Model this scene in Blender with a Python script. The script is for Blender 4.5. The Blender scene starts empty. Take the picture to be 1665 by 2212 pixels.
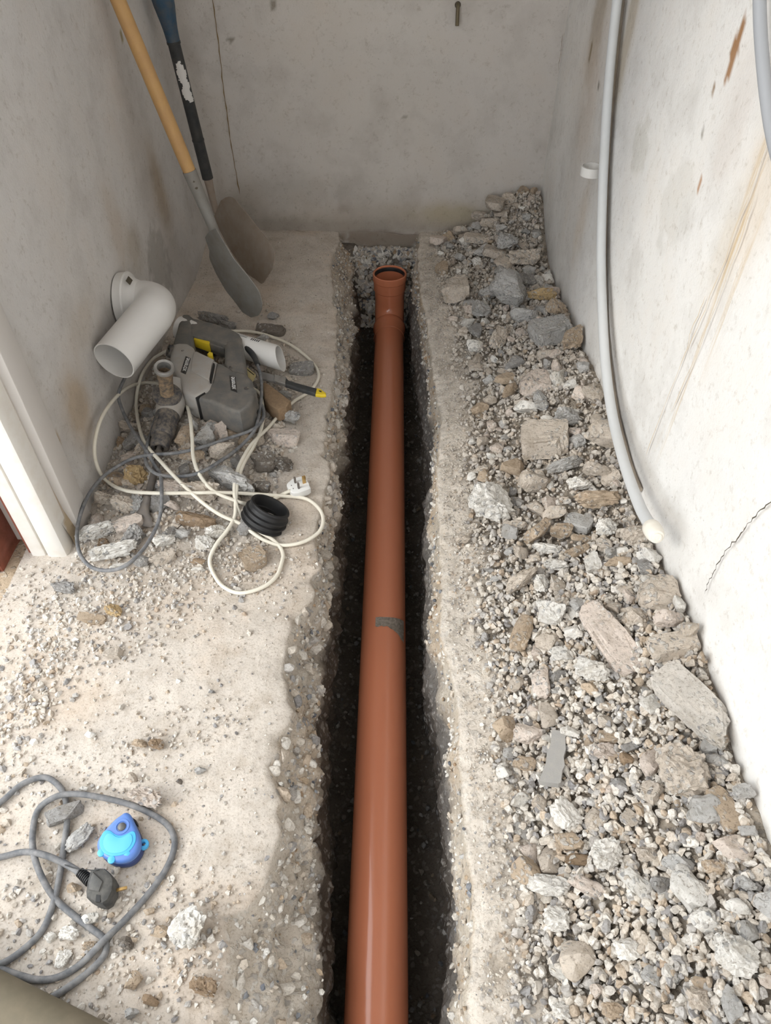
import bpy, bmesh, math, random
import numpy as np
from mathutils import Vector, Matrix, Euler
R = math.radians
S = bpy.context.scene
COL = S.collection
random.seed(7); rng = np.random.default_rng(7)

# ------------------------------------------------------------------ camera, world, light, exposure
F, PITCH, YAW, H = 1535.0, R(45.8), R(0.8), 1.2
cam = bpy.data.cameras.new('camera'); co = bpy.data.objects.new('camera', cam); COL.objects.link(co)
cam.sensor_fit = 'HORIZONTAL'; cam.sensor_width = 36.0; cam.lens = 36.0 * F / 1665.0
cam.clip_start = 0.02
co.location = (0, 0, H); co.rotation_euler = (R(90) - PITCH, 0, YAW)
S.camera = co
S.view_settings.view_transform = 'Standard'; S.view_settings.look = 'None'
S.view_settings.gamma = 1; S.view_settings.use_curve_mapping = False
S.view_settings.exposure = 0.07
S.cycles.use_denoising = True
S.cycles.max_bounces = 8; S.cycles.diffuse_bounces = 5

w = bpy.data.worlds.new('daylight'); S.world = w; w.use_nodes = True
bg = w.node_tree.nodes['Background']; bg.inputs[0].default_value = (0.93, 0.97, 1.0, 1); bg.inputs[1].default_value = 3.4
sun = bpy.data.lights.new('sun', 'SUN'); sun.energy = 1.1; sun.angle = R(14); sun.color = (1, .96, .88)
so = bpy.data.objects.new('sun', sun); COL.objects.link(so)
so.rotation_euler = Vector((0.80, 0.42, -0.62)).to_track_quat('-Z', 'Y').to_euler()

# ------------------------------------------------------------------ pixel rays -> points in the room
def ray(x, y):
    u = (x - 832.5) / F; v = (y - 1106) / F
    fy = math.cos(PITCH) - v * math.sin(PITCH); fz = -math.sin(PITCH) - v * math.cos(PITCH)
    c, s = math.cos(YAW), math.sin(YAW)
    return np.array((c * u - s * fy, s * u + c * fy, fz))
C0 = np.array((0, 0, H))
def at(x, y, z=0.0):
    r = ray(x, y); return C0 + r * ((z - H) / r[2])
def onx(x, y, X):
    r = ray(x, y); return C0 + r * (X / r[0])
def ony(x, y, Y):
    r = ray(x, y); return C0 + r * (Y / r[1])
def onplane(x, y, p, n):
    r = ray(x, y); return C0 + r * (np.dot(np.array(p) - C0, n) / np.dot(r, n))

# ------------------------------------------------------------------ noise
_T = rng.random((64, 64, 64)).astype(np.float32)
def vnoise(p):
    p = np.asarray(p, np.float64); i = np.floor(p).astype(int); f = p - i; f = f * f * (3 - 2 * f); i &= 63; j = (i + 1) & 63
    def g(a, b, c): return _T[a, b, c]
    x0, y0, z0 = i[..., 0], i[..., 1], i[..., 2]; x1, y1, z1 = j[..., 0], j[..., 1], j[..., 2]
    fx, fy, fz = f[..., 0], f[..., 1], f[..., 2]
    a = g(x0, y0, z0) * (1 - fx) + g(x1, y0, z0) * fx; b = g(x0, y1, z0) * (1 - fx) + g(x1, y1, z0) * fx
    c = g(x0, y0, z1) * (1 - fx) + g(x1, y0, z1) * fx; d = g(x0, y1, z1) * (1 - fx) + g(x1, y1, z1) * fx
    return (a * (1 - fy) + b * fy) * (1 - fz) + (c * (1 - fy) + d * fy) * fz
def fbm(p, sc, octv=4, seed=0):
    p = np.asarray(p, np.float64) * sc + seed * 7.31 + 100; r = 0; a = 1; t = 0
    for _ in range(octv):
        r = r + a * (vnoise(p) - .5); t += a; a *= .5; p = p * 2.03 + 11.7
    return r / t * 2

# ------------------------------------------------------------------ scene helpers
def tag(o, label=None, cat=None, group=None, kind=None):
    if label: o['label'] = label
    if cat: o['category'] = cat
    if group: o['group'] = group
    if kind: o['kind'] = kind
    return o
def thing(name, label, cat, loc=(0, 0, 0), group=None):
    o = bpy.data.objects.new(name, None); COL.objects.link(o); o.location = loc; o.empty_display_size = .02
    return tag(o, label, cat, group)
def wloc(o):
    v = Vector((0, 0, 0))
    while o: v = v + o.location; o = o.parent
    return np.array(v)
def mk(name, verts, faces, mat, parent=None, smooth=True, col=None, attrs=None, ang=None):
    v = np.asarray(verts, np.float64).reshape(-1, 3)
    if parent is not None: v = v - wloc(parent)
    me = bpy.data.meshes.new(name); me.from_pydata(v.tolist(), [], faces if isinstance(faces, list) else faces.tolist()); me.update()
    if mat: me.materials.append(mat)
    if smooth:
        me.polygons.foreach_set('use_smooth', [True] * len(me.polygons))
        if ang:
            me.set_sharp_from_angle(angle=R(ang))
    if col is not None:
        a = me.color_attributes.new('col', 'FLOAT_COLOR', 'POINT'); c = np.ones((len(v), 4), np.float32); c[:, :3] = col
        a.data.foreach_set('color', c.ravel())
    for k, arr in (attrs or {}).items():
        a = me.attributes.new(k, 'FLOAT', 'POINT'); a.data.foreach_set('value', np.asarray(arr, np.float32).ravel())
    o = bpy.data.objects.new(name, me); COL.objects.link(o)
    if parent is not None: o.parent = parent
    return o
def grid_faces(n, m, wrap=False):
    i = np.arange(n - 1)[:, None]; j = np.arange(m if wrap else m - 1)[None, :]; jn = (j + 1) % m
    return np.stack([i * m + j, i * m + jn, (i + 1) * m + jn, (i + 1) * m + j], -1).reshape(-1, 4)
def spline(pts, n=8):
    p = np.array(pts, float); p = np.vstack([2 * p[0] - p[1], p, 2 * p[-1] - p[-2]]); out = []
    for i in range(1, len(p) - 2):
        for k in range(n):
            t = k / n; a, b, c, d = p[i - 1], p[i], p[i + 1], p[i + 2]
            out.append(.5 * (2 * b + (c - a) * t + (2 * a - 5 * b + 4 * c - d) * t * t + (3 * b - a - 3 * c + d) * t ** 3))
    out.append(p[-2]); return np.array(out)
def tube_geo(path, rad, seg=12, cap=True):
    p = np.array(path, float); n = len(p); rad = np.broadcast_to(np.asarray(rad, float), (n,))
    t = np.gradient(p, axis=0); t /= np.linalg.norm(t, axis=1)[:, None] + 1e-12
    up = np.array((0, 0, 1.)) if abs(t[0][2]) < .9 else np.array((1., 0, 0))
    a = np.cross(t[0], up); a /= np.linalg.norm(a); V = []
    th = np.linspace(0, 2 * np.pi, seg, endpoint=False)
    for i in range(n):
        a = a - t[i] * np.dot(a, t[i]); a /= np.linalg.norm(a); b = np.cross(t[i], a)
        V.append(p[i] + rad[i] * (np.cos(th)[:, None] * a + np.sin(th)[:, None] * b))
    V = np.vstack(V); Fs = grid_faces(n, seg, True).tolist()
    if cap: Fs += [list(range(seg))[::-1], list(range((n - 1) * seg, n * seg))]
    return V, Fs
def tube(name, path, rad, mat, parent=None, seg=12, cap=True, ang=60): return mk(name, *tube_geo(path, rad, seg, cap), mat, parent, ang=ang)
def frame(d):
    d = np.array(d, float); d /= np.linalg.norm(d); u = np.array((0, 0, 1.)) if abs(d[2]) < .9 else np.array((1., 0, 0))
    a = np.cross(u, d); a /= np.linalg.norm(a); return a, np.cross(d, a), d
def lathe_geo(base, d, prof, seg=40, cap=False):
    a, b, d = frame(d); th = np.linspace(0, 2 * np.pi, seg, endpoint=False); V = []
    for s, r in prof: V.append(np.array(base) + d * s + r * (np.cos(th)[:, None] * a + np.sin(th)[:, None] * b))
    V = np.vstack(V); Fs = grid_faces(len(prof), seg, True).tolist()
    if cap: Fs += [list(range(seg))[::-1], list(range((len(prof) - 1) * seg, len(prof) * seg))]
    return V, Fs
def lathe(name, base, d, prof, mat, parent=None, seg=40, cap=False, ang=35): return mk(name, *lathe_geo(base, d, prof, seg, cap), mat, parent, ang=ang)
def box_geo(x0, x1, y0, y1, z0, z1):
    V = [(x, y, z) for z in (z0, z1) for y in (y0, y1) for x in (x0, x1)]
    return V, [[0, 2, 3, 1], [4, 5, 7, 6], [0, 1, 5, 4], [2, 6, 7, 3], [0, 4, 6, 2], [1, 3, 7, 5]]
def bm_obj(name, V, Fs, mat, parent=None, bev=0, seg=2, ang=35, M=None):
    bm = bmesh.new(); vs = [bm.verts.new(v) for v in V]
    for f in Fs:
        try: bm.faces.new([vs[i] for i in f])
        except ValueError: pass
    bmesh.ops.recalc_face_normals(bm, faces=bm.faces)
    if bev: bmesh.ops.bevel(bm, geom=bm.edges[:], offset=bev, segments=seg, affect='EDGES', profile=.5, clamp_overlap=True)
    if M is not None: bmesh.ops.transform(bm, matrix=M, verts=bm.verts)
    bmesh.ops.triangulate(bm, faces=[f for f in bm.faces if len(f.verts) > 4])
    bm.verts.ensure_lookup_table(); bm.verts.index_update()
    VV = [tuple(v.co) for v in bm.verts]; FF = [[v.index for v in f.verts] for f in bm.faces]; bm.free()
    return mk(name, VV, FF, mat, parent, ang=ang)
def prism_px(name, pts, z0, z1, mat, parent=None, bev=0.004, seg=3, zp=None, tilt=None):
    """outline seen at height zp (default z1), given real thickness z0..z1"""
    zp = z1 if zp is None else zp
    w_ = [at(x, y, zp) for x, y in pts]; n = len(w_)
    def hz(p, z): return z + (tilt(p) if tilt else 0)
    V = [(p[0], p[1], hz(p, z0)) for p in w_] + [(p[0], p[1], hz(p, z1)) for p in w_]
    Fs = [list(range(n))[::-1], list(range(n, 2 * n))] + [[i, (i + 1) % n, n + (i + 1) % n, n + i] for i in range(n)]
    bm = bmesh.new(); vs = [bm.verts.new(v) for v in V]; fs = [bm.faces.new([vs[i] for i in f]) for f in Fs]
    bmesh.ops.recalc_face_normals(bm, faces=bm.faces)
    if bev:
        ed = [e for e in fs[0].edges] + [e for e in fs[1].edges]
        bmesh.ops.bevel(bm, geom=ed, offset=bev, segments=seg, affect='EDGES', profile=.5, clamp_overlap=True)
    bmesh.ops.triangulate(bm, faces=[f for f in bm.faces if len(f.verts) > 4])
    bm.verts.index_update(); VV = [tuple(v.co) for v in bm.verts]; FF = [[v.index for v in f.verts] for f in bm.faces]; bm.free()
    return mk(name, VV, FF, mat, parent, ang=38)
def smooth_loop(pts, n=5):
    p = np.array(pts, float); q = np.vstack([p[-1], p, p[:2]]); out = []
    for i in range(1, len(p) + 1):
        for k in range(n):
            t = k / n; a, b, c, d = q[i - 1], q[i], q[i + 1], q[i + 2] if i + 2 < len(q) else p[2]
            out.append(.5 * (2 * b + (c - a) * t + (2 * a - 5 * b + 4 * c - d) * t * t + (3 * b - a - 3 * c + d) * t ** 3))
    return [tuple(v) for v in out]

# ------------------------------------------------------------------ materials
def newmat(name):
    m = bpy.data.materials.new(name); m.use_nodes = True; nt = m.node_tree
    return m, nt, nt.nodes['Principled BSDF'], nt.nodes.new, nt.links.new
def rgb(c): return (c[0], c[1], c[2], 1)
def mixc(nt, fac, a, b, mode='MIX'):
    n = nt.nodes.new('ShaderNodeMix'); n.data_type = 'RGBA'; n.blend_type = mode; n.clamp_result = False
    for k, v in ((0, fac), (6, a), (7, b)):
        if isinstance(v, (int, float)): n.inputs[k].default_value = v
        elif isinstance(v, tuple): n.inputs[k].default_value = v
        else: nt.links.new(v, n.inputs[k])
    return n.outputs[2]
def ramp(nt, src, stops):
    n = nt.nodes.new('ShaderNodeValToRGB'); nt.links.new(src, n.inputs[0]); e = n.color_ramp.elements
    while len(e) < len(stops): e.new(.5)
    for k, (p, c) in enumerate(stops): e[k].position = p; e[k].color = c if len(c) == 4 else rgb(c)
    return n.outputs[0]
def noise(nt, vec, sc, det=4, rough=.55):
    n = nt.nodes.new('ShaderNodeTexNoise'); n.inputs['Scale'].default_value = sc; n.inputs['Detail'].default_value = det; n.inputs['Roughness'].default_value = rough
    nt.links.new(vec, n.inputs['Vector']); return n
def voro(nt, vec, sc, feat='F1'):
    n = nt.nodes.new('ShaderNodeTexVoronoi'); n.feature = feat; n.inputs['Scale'].default_value = sc; nt.links.new(vec, n.inputs['Vector']); return n
def bump(nt, h, st, dist, nrm=None):
    n = nt.nodes.new('ShaderNodeBump'); n.inputs['Strength'].default_value = st; n.inputs['Distance'].default_value = dist
    nt.links.new(h, n.inputs['Height'])
    if nrm is not None: nt.links.new(nrm, n.inputs['Normal'])
    return n.outputs[0]
def pos(nt): return nt.nodes.new('ShaderNodeNewGeometry').outputs['Position']
def mathn(nt, op, a, b=0.0):
    n = nt.nodes.new('ShaderNodeMath'); n.operation = op
    for k, v in enumerate((a, b)):
        if isinstance(v, (int, float)): n.inputs[k].default_value = v
        else: nt.links.new(v, n.inputs[k])
    return n.outputs[0]
def simple(name, c, rough=.5, spec=.5, metal=0, dirt=None, damt=.5, dsc=25, bmp=0.0, coat=0):
    m, nt, b, N, L = newmat(name); b.inputs['Roughness'].default_value = rough; b.inputs['Metallic'].default_value = metal
    b.inputs['Specular IOR Level'].default_value = spec; b.inputs['Coat Weight'].default_value = coat
    p = pos(nt); base = rgb(c)
    if dirt:
        n = noise(nt, p, dsc, 8, .65); f = ramp(nt, n.outputs[0], [(.5 - .22 * damt, (0, 0, 0)), (.5 + .25 * (1.2 - damt), (1, 1, 1))])
        f2 = mathn(nt, 'MULTIPLY', f, damt); out = mixc(nt, f2, base, rgb(dirt)); L(out, b.inputs['Base Color'])
        rr = ramp(nt, n.outputs[0], [(.3, (rough,) * 3), (.7, (min(1, rough + .35),) * 3)]); L(rr, b.inputs['Roughness'])
    else: b.inputs['Base Color'].default_value = base
    if bmp:
        n2 = noise(nt, p, 400, 4); L(bump(nt, n2.outputs[0], bmp, .002), b.inputs['Normal'])
    return m
def mat_wall():
    m, nt, b, N, L = newmat('limewashed_plaster'); b.inputs['Roughness'].default_value = .9; b.inputs['Specular IOR Level'].default_value = .2
    a = N('ShaderNodeAttribute'); a.attribute_name = 'col'; p = pos(nt)
    n1 = noise(nt, p, 7, 6, .6); c = mixc(nt, 1.0, a.outputs['Color'], ramp(nt, n1.outputs[0], [(.3, (.86, .85, .84)), (.5, (1, 1, 1)), (.75, (1.0, .975, .95))]), 'MULTIPLY')
    n2 = noise(nt, p, 55, 8, .75); c = mixc(nt, 1.0, c, ramp(nt, n2.outputs[0], [(.30, (.77, .745, .71)), (.45, (1, 1, 1))]), 'MULTIPLY')
    n3 = noise(nt, p, 160, 5, .6); nz = noise(nt, p, 5, 3)
    f = mathn(nt, 'MULTIPLY', ramp(nt, n3.outputs[0], [(.65, (0, 0, 0)), (.71, (1, 1, 1))]), ramp(nt, nz.outputs[0], [(.40, (0, 0, 0)), (.62, (.7, .7, .7))]))
    c = mixc(nt, f, c, rgb((.26, .23, .19)))
    # long rust streaks run straight down the plaster
    sx = N('ShaderNodeMapping'); L(p, sx.inputs[0]); sx.inputs['Scale'].default_value = (60, 60, 2.2); ns = noise(nt, sx.outputs[0], 1, 3, .6)
    r_ = N('ShaderNodeAttribute'); r_.attribute_name = 'rust'
    f = mathn(nt, 'MULTIPLY', ramp(nt, ns.outputs[0], [(.52, (0, 0, 0)), (.66, (.75, .75, .75))]), r_.outputs['Fac'])
    c = mixc(nt, f, c, rgb((.58, .42, .22)))
    L(c, b.inputs['Base Color'])
    h = mathn(nt, 'ADD', mathn(nt, 'MULTIPLY', n2.outputs[0], .6), n3.outputs[0])
    L(bump(nt, h, .35, .003), b.inputs['Normal']); return m
def mat_ground(name, aggregate=.5, bs=.6):
    """dusty concrete: colour attribute, sand grain, embedded aggregate where attribute 'agg' is high"""
    m, nt, b, N, L = newmat(name); b.inputs['Roughness'].default_value = .95; b.inputs['Specular IOR Level'].default_value = .15
    a = N('ShaderNodeAttribute'); a.attribute_name = 'col'; g = N('ShaderNodeAttribute'); g.attribute_name = 'agg'; p = pos(nt)
    n1 = noise(nt, p, 14, 8, .7); c = mixc(nt, 1.0, a.outputs['Color'], ramp(nt, n1.outputs[0], [(.3, (.78, .74, .69)), (.5, (1, 1, 1)), (.7, (1.08, 1.06, 1.04))]), 'MULTIPLY')
    n2 = noise(nt, p, 230, 6, .75); c = mixc(nt, 1.0, c, ramp(nt, n2.outputs[0], [(.33, (.62, .58, .53)), (.47, (1, 1, 1)), (.7, (1.1, 1.1, 1.1))]), 'MULTIPLY')
    wv = noise(nt, p, 60, 3); vv = mixc(nt, .03, p, wv.outputs['Color'])
    v1 = voro(nt, vv, 75); sel = ramp(nt, v1.outputs['Color'], [(.25, (0, 0, 0)), (.45, (1, 1, 1))])
    ac = ramp(nt, v1.outputs['Color'], [(.0, (.30, .30, .31)), (.4, (.62, .58, .52)), (.6, (.16, .165, .18)), (.8, (.72, .7, .66)), (1, (.45, .36, .26))])
    core = ramp(nt, v1.outputs['Distance'], [(.32, (1, 1, 1)), (.5, (0, 0, 0))])
    f = mathn(nt, 'MULTIPLY', mathn(nt, 'MULTIPLY', core, g.outputs['Fac']), mathn(nt, 'MULTIPLY', sel, aggregate))
    c = mixc(nt, f, c, ac); L(c, b.inputs['Base Color'])
    h = mathn(nt, 'ADD', mathn(nt, 'MULTIPLY', n2.outputs[0], .5), mathn(nt, 'MULTIPLY', n1.outputs[0], .8))
    h = mathn(nt, 'ADD', h, mathn(nt, 'MULTIPLY', core, g.outputs['Fac']))
    L(bump(nt, h, bs, .006), b.inputs['Normal']); return m
def mat_chunk():
    m, nt, b, N, L = newmat('broken_concrete'); b.inputs['Roughness'].default_value = .95; b.inputs['Specular IOR Level'].default_value = .15
    oi = N('ShaderNodeObjectInfo'); tc = N('ShaderNodeTexCoord'); p0 = pos(nt)
    sh = N('ShaderNodeVectorMath'); sh.operation = 'ADD'; L(p0, sh.inputs[0]); cm = N('ShaderNodeCombineXYZ'); L(mathn(nt, 'MULTIPLY', oi.outputs['Random'], 40.0), cm.inputs[0]); L(cm.outputs[0], sh.inputs[1])
    p = sh.outputs[0]
    n1 = noise(nt, p, 22, 7, .7); c = mixc(nt, 1.0, oi.outputs['Color'], ramp(nt, n1.outputs[0], [(.3, (.72, .68, .62)), (.5, (1, 1, 1)), (.7, (1.12, 1.1, 1.08))]), 'MULTIPLY')
    n2 = noise(nt, p, 170, 6, .8); c = mixc(nt, 1.0, c, ramp(nt, n2.outputs[0], [(.34, (.42, .38, .34)), (.46, (1, 1, 1)), (.7, (1.1, 1.1, 1.1))]), 'MULTIPLY')
    nw = noise(nt, p, 80, 3); vv = mixc(nt, .02, p, nw.outputs['Color']); v1 = voro(nt, vv, 95)
    ac = ramp(nt, v1.outputs['Color'], [(.0, (.32, .31, .31)), (.35, (.66, .63, .58)), (.55, (.19, .2, .22)), (.75, (.74, .72, .68)), (1, (.42, .33, .23))])
    core = ramp(nt, v1.outputs['Distance'], [(.25, (1, 1, 1)), (.45, (0, 0, 0))]); n3 = noise(nt, p, 13, 3)
    msk = ramp(nt, n3.outputs[0], [(.42, (0, 0, 0)), (.56, (.75, .75, .75))]); f = mathn(nt, 'MULTIPLY', core, msk)
    c = mixc(nt, f, c, ac); L(c, b.inputs['Base Color'])
    h = mathn(nt, 'ADD', n2.outputs[0], mathn(nt, 'MULTIPLY', f, 1.2)); L(bump(nt, h, .8, .004), b.inputs['Normal']); return m
def mat_gravel():
    m, nt, b, N, L = newmat('gravel_stone'); b.inputs['Roughness'].default_value = .85; b.inputs['Specular IOR Level'].default_value = .25
    a = N('ShaderNodeAttribute'); a.attribute_name = 'col'; p = pos(nt)
    n1 = noise(nt, p, 260, 5, .7); c = mixc(nt, 1.0, a.outputs['Color'], ramp(nt, n1.outputs[0], [(.32, (.6, .57, .53)), (.5, (1, 1, 1)), (.7, (1.12, 1.12, 1.12))]), 'MULTIPLY')
    L(c, b.inputs['Base Color']); L(bump(nt, n1.outputs[0], .4, .002), b.inputs['Normal']); return m
M = {}
M['wall'] = mat_wall(); M['slab'] = mat_ground('dusty_concrete_slab', .55, .45); M['bed'] = mat_ground('rubble_fines', .6, .8)
M['earth'] = mat_ground('dark_earth', .25, .9); M['chunk'] = mat_chunk(); M['gravel'] = mat_gravel()
M['orange'] = simple('orange_brown_plastic', (.54, .19, .10), .20, .5, coat=.3)
M['rubber'] = simple('black_rubber', (.012, .012, .013), .42, .45, dirt=(.08, .075, .07), damt=.25, dsc=40)
M['whitepvc'] = simple('white_plastic', (.74, .725, .70), .38, .4, dirt=(.62, .57, .5), damt=.22, dsc=9)
M['greypvc'] = simple('pale_grey_pipe', (.62, .63, .635), .35, .4, dirt=(.5, .5, .47), damt=.25, dsc=14)
M['beigepvc'] = simple('dirty_beige_pipe', (.36, .31, .25), .6, .3, dirt=(.2, .17, .14), damt=.5, dsc=20)
M['cream'] = simple('cream_plastic', (.78, .74, .66), .35, .4)
M['wcable'] = simple('grubby_white_cable', (.76, .72, .62), .45, .35, dirt=(.5, .43, .33), damt=.35, dsc=18)
M['gcable'] = simple('dusty_grey_cable', (.12, .125, .135), .55, .3, dirt=(.33, .32, .31), damt=.6, dsc=60)
M['bluepart'] = simple('mid_blue_plastic', (.10, .21, .55), .35, .5)
M['deepblue'] = simple('dark_blue_plastic', (.02, .045, .16), .4, .5)
M['skyblue'] = simple('light_blue_plastic', (.07, .42, .78), .35, .5)
M['steel'] = simple('dull_steel', (.42, .41, .39), .38, .5, .8, dirt=(.3, .27, .23), damt=.4, dsc=60)
M['tool'] = simple('dusty_grey_housing', (.13, .127, .12), .5, .35, dirt=(.29, .25, .205), damt=.5, dsc=30, bmp=.1)
M['alloy'] = simple('dusty_alloy_housing', (.42, .41, .39), .42, .4, .2, dirt=(.44, .37, .30), damt=.55, dsc=30)
M['chuck'] = simple('dirty_black_chuck', (.05, .05, .055), .45, .4, dirt=(.42, .34, .25), damt=.45, dsc=90)
M['rusty'] = simple('mud_caked_handle', (.09, .08, .07), .6, .3, dirt=(.46, .32, .19), damt=.68, dsc=95)
M['bit'] = simple('worn_steel_bit', (.16, .145, .135), .5, .4, .6, dirt=(.32, .27, .22), damt=.5, dsc=60)
M['yellow'] = simple('yellow_plastic', (.74, .54, .03), .4, .4)
M['wood'] = simple('varnished_ash_wood', (.55, .33, .13), .42, .4, dirt=(.40, .24, .14), damt=.45, dsc=16)
M['blade'] = simple('rusty_dull_blade', (.36, .31, .26), .7, .3, 0, dirt=(.30, .23, .18), damt=.6, dsc=22)
M['blade2'] = simple('grey_scuffed_blade', (.27, .26, .24), .6, .35, 0, dirt=(.2, .17, .14), damt=.5, dsc=18)
M['darkshaft'] = simple('black_shaft', (.03, .033, .035), .45, .4, dirt=(.12, .11, .1), damt=.45, dsc=30)
M['bluegrip'] = simple('worn_blue_grip', (.03, .075, .13), .5, .4, dirt=(.16, .14, .11), damt=.55, dsc=30)
M['whitepaint'] = simple('white_paint_splash', (.75, .73, .7), .6)
M['frame'] = simple('white_gloss_timber', (.80, .78, .74), .4, .4, dirt=(.62, .53, .42), damt=.3, dsc=22)
M['redpaint'] = simple('red_brown_painted_steel', (.26, .085, .055), .6, .3, dirt=(.14, .06, .04), damt=.5, dsc=40)
M['black'] = simple('black_print', (.015, .015, .015), .5)
M['white'] = simple('white_print', (.8, .8, .78), .5)
M['brass'] = simple('brass_pin', (.55, .36, .14), .35, .5, .8)
M['card'] = simple('pale_yellow_card', (.62, .52, .27), .7)
M['tape'] = simple('crumpled_silver_tape', (.36, .31, .26), .35, .5, .25, dirt=(.13, .11, .09), damt=.7, dsc=160, bmp=.8)
M['bristle'] = simple('grey_bristles', (.2, .19, .18), .6)
M['plaster'] = simple('bare_plaster', (.6, .57, .54), .9, .2)
M['crack'] = simple('crack_shadow_line', (.10, .085, .065), .95, .1)
M['tancrack'] = simple('rusty_crack', (.22, .15, .07), .95, .1)
M['brownstone'] = simple('brown_brick_face', (.30, .21, .13), .9, .2, dirt=(.18, .12, .08), damt=.6, dsc=80, bmp=.6)
M['pole'] = simple('muddy_olive_pole', (.13, .11, .075), .6, .3, dirt=(.22, .18, .13), damt=.4, dsc=30)
M['clay'] = simple('red_clay_fragment', (.17, .09, .065), .85, .2, dirt=(.12, .09, .07), damt=.5, dsc=40)

# ------------------------------------------------------------------ plan of the room, traced at floor level
XL, XR, YB = -0.72, 0.53, 2.665
LP = [(735, 505), (733, 515), (713, 560), (718, 640), (728, 690), (724, 780), (716, 850), (705, 900), (700, 976), (708, 1017), (697, 1090), (681, 1171), (685, 1207), (667, 1299), (621, 1335), (612, 1449), (628, 1527), (598, 1591), (580, 1678), (589, 1695), (603, 1795), (562, 1914), (525, 1960), (470, 1978), (500, 2050), (484, 2124), (470, 2212), (460, 2400)]
RP = [(905, 505), (905, 560), (911, 631), (925, 697), (938, 796), (955, 900), (946, 1030), (957, 1225), (955, 1361), (990, 1500), (995, 1636), (1004, 1708), (1015, 1816), (1033, 1996), (1015, 2140), (1020, 2212), (1025, 2400)]
def tbl(px):
    q = sorted([tuple(at(x, y)[:2]) for x, y in px], key=lambda p: p[1]); return np.array([p[1] for p in q]), np.array([p[0] for p in q])
LY, LX = tbl(LP); RY, RX = tbl(RP)
def eL(y): y = np.asarray(y, float); return np.interp(y, LY, LX) + .010 * fbm(np.stack([y, y * 0, y * 0], -1), 24, 5, 3) + .024 * (np.abs(fbm(np.stack([y, y * 0, y * 0], -1), 17, 4, 33)) - .2)
def eR(y): y = np.asarray(y, float); return np.interp(y, RY, RX) + .009 * fbm(np.stack([y, y * 0, y * 0], -1), 26, 5, 5)
HW = [(1145, 405), (1160, 480), (1175, 580), (1225, 640), (1258, 720), (1300, 800), (1340, 900), (1380, 1080), (1430, 1180), (1490, 1290), (1530, 1380), (1570, 1480), (1600, 1600), (1660, 1750)]
hp = sorted([tuple(onx(x, y, XR)[1:]) for x, y in HW]); HY = np.array([p[0] for p in hp]); HZ = np.array([p[1] for p in hp]) - .02
def sstep(t): t = np.clip(t, 0, 1); return t * t * (3 - 2 * t)
def heap(x, y):
    x = np.asarray(x, float); y = np.asarray(y, float); hw = np.interp(y, HY, HZ); hw = np.maximum(hw, .05)
    e = eR(y) + np.interp(y, [.3, .6, 1.2, 2.0, 2.5], [.10, .075, .05, .06, .02])
    t = np.clip((x - e) / (XR - e), 0, 1); hb = hw * (.75 * t + .25 * sstep(t))
    corner = .12 * np.exp(-((x - .48) ** 2 + (y - 2.62) ** 2) / .022)
    P_ = np.stack([x, y, x * 0], -1)
    return hb + corner + np.clip(t * 3, 0, 1) * .012 * fbm(P_, 9, 4, 8)
def pile(x, y):
    x = np.asarray(x, float); y = np.asarray(y, float)
    b = .055 * np.exp(-((x + .52) / .16) ** 2 - ((y - 1.40) / .33) ** 2) + .02 * np.exp(-((x + .45) / .14) ** 2 - ((y - 1.75) / .15) ** 2)
    return b
def gz(x, y):
    x = np.asarray(x, float); return np.where(x > 0, heap(x, y), pile(x, y))
def ptg(px, py, off=0.0):
    z = 0.0
    for _ in range(4): p = at(px, py, z); z = float(gz(p[0], p[1])) + off
    return at(px, py, z)

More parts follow.
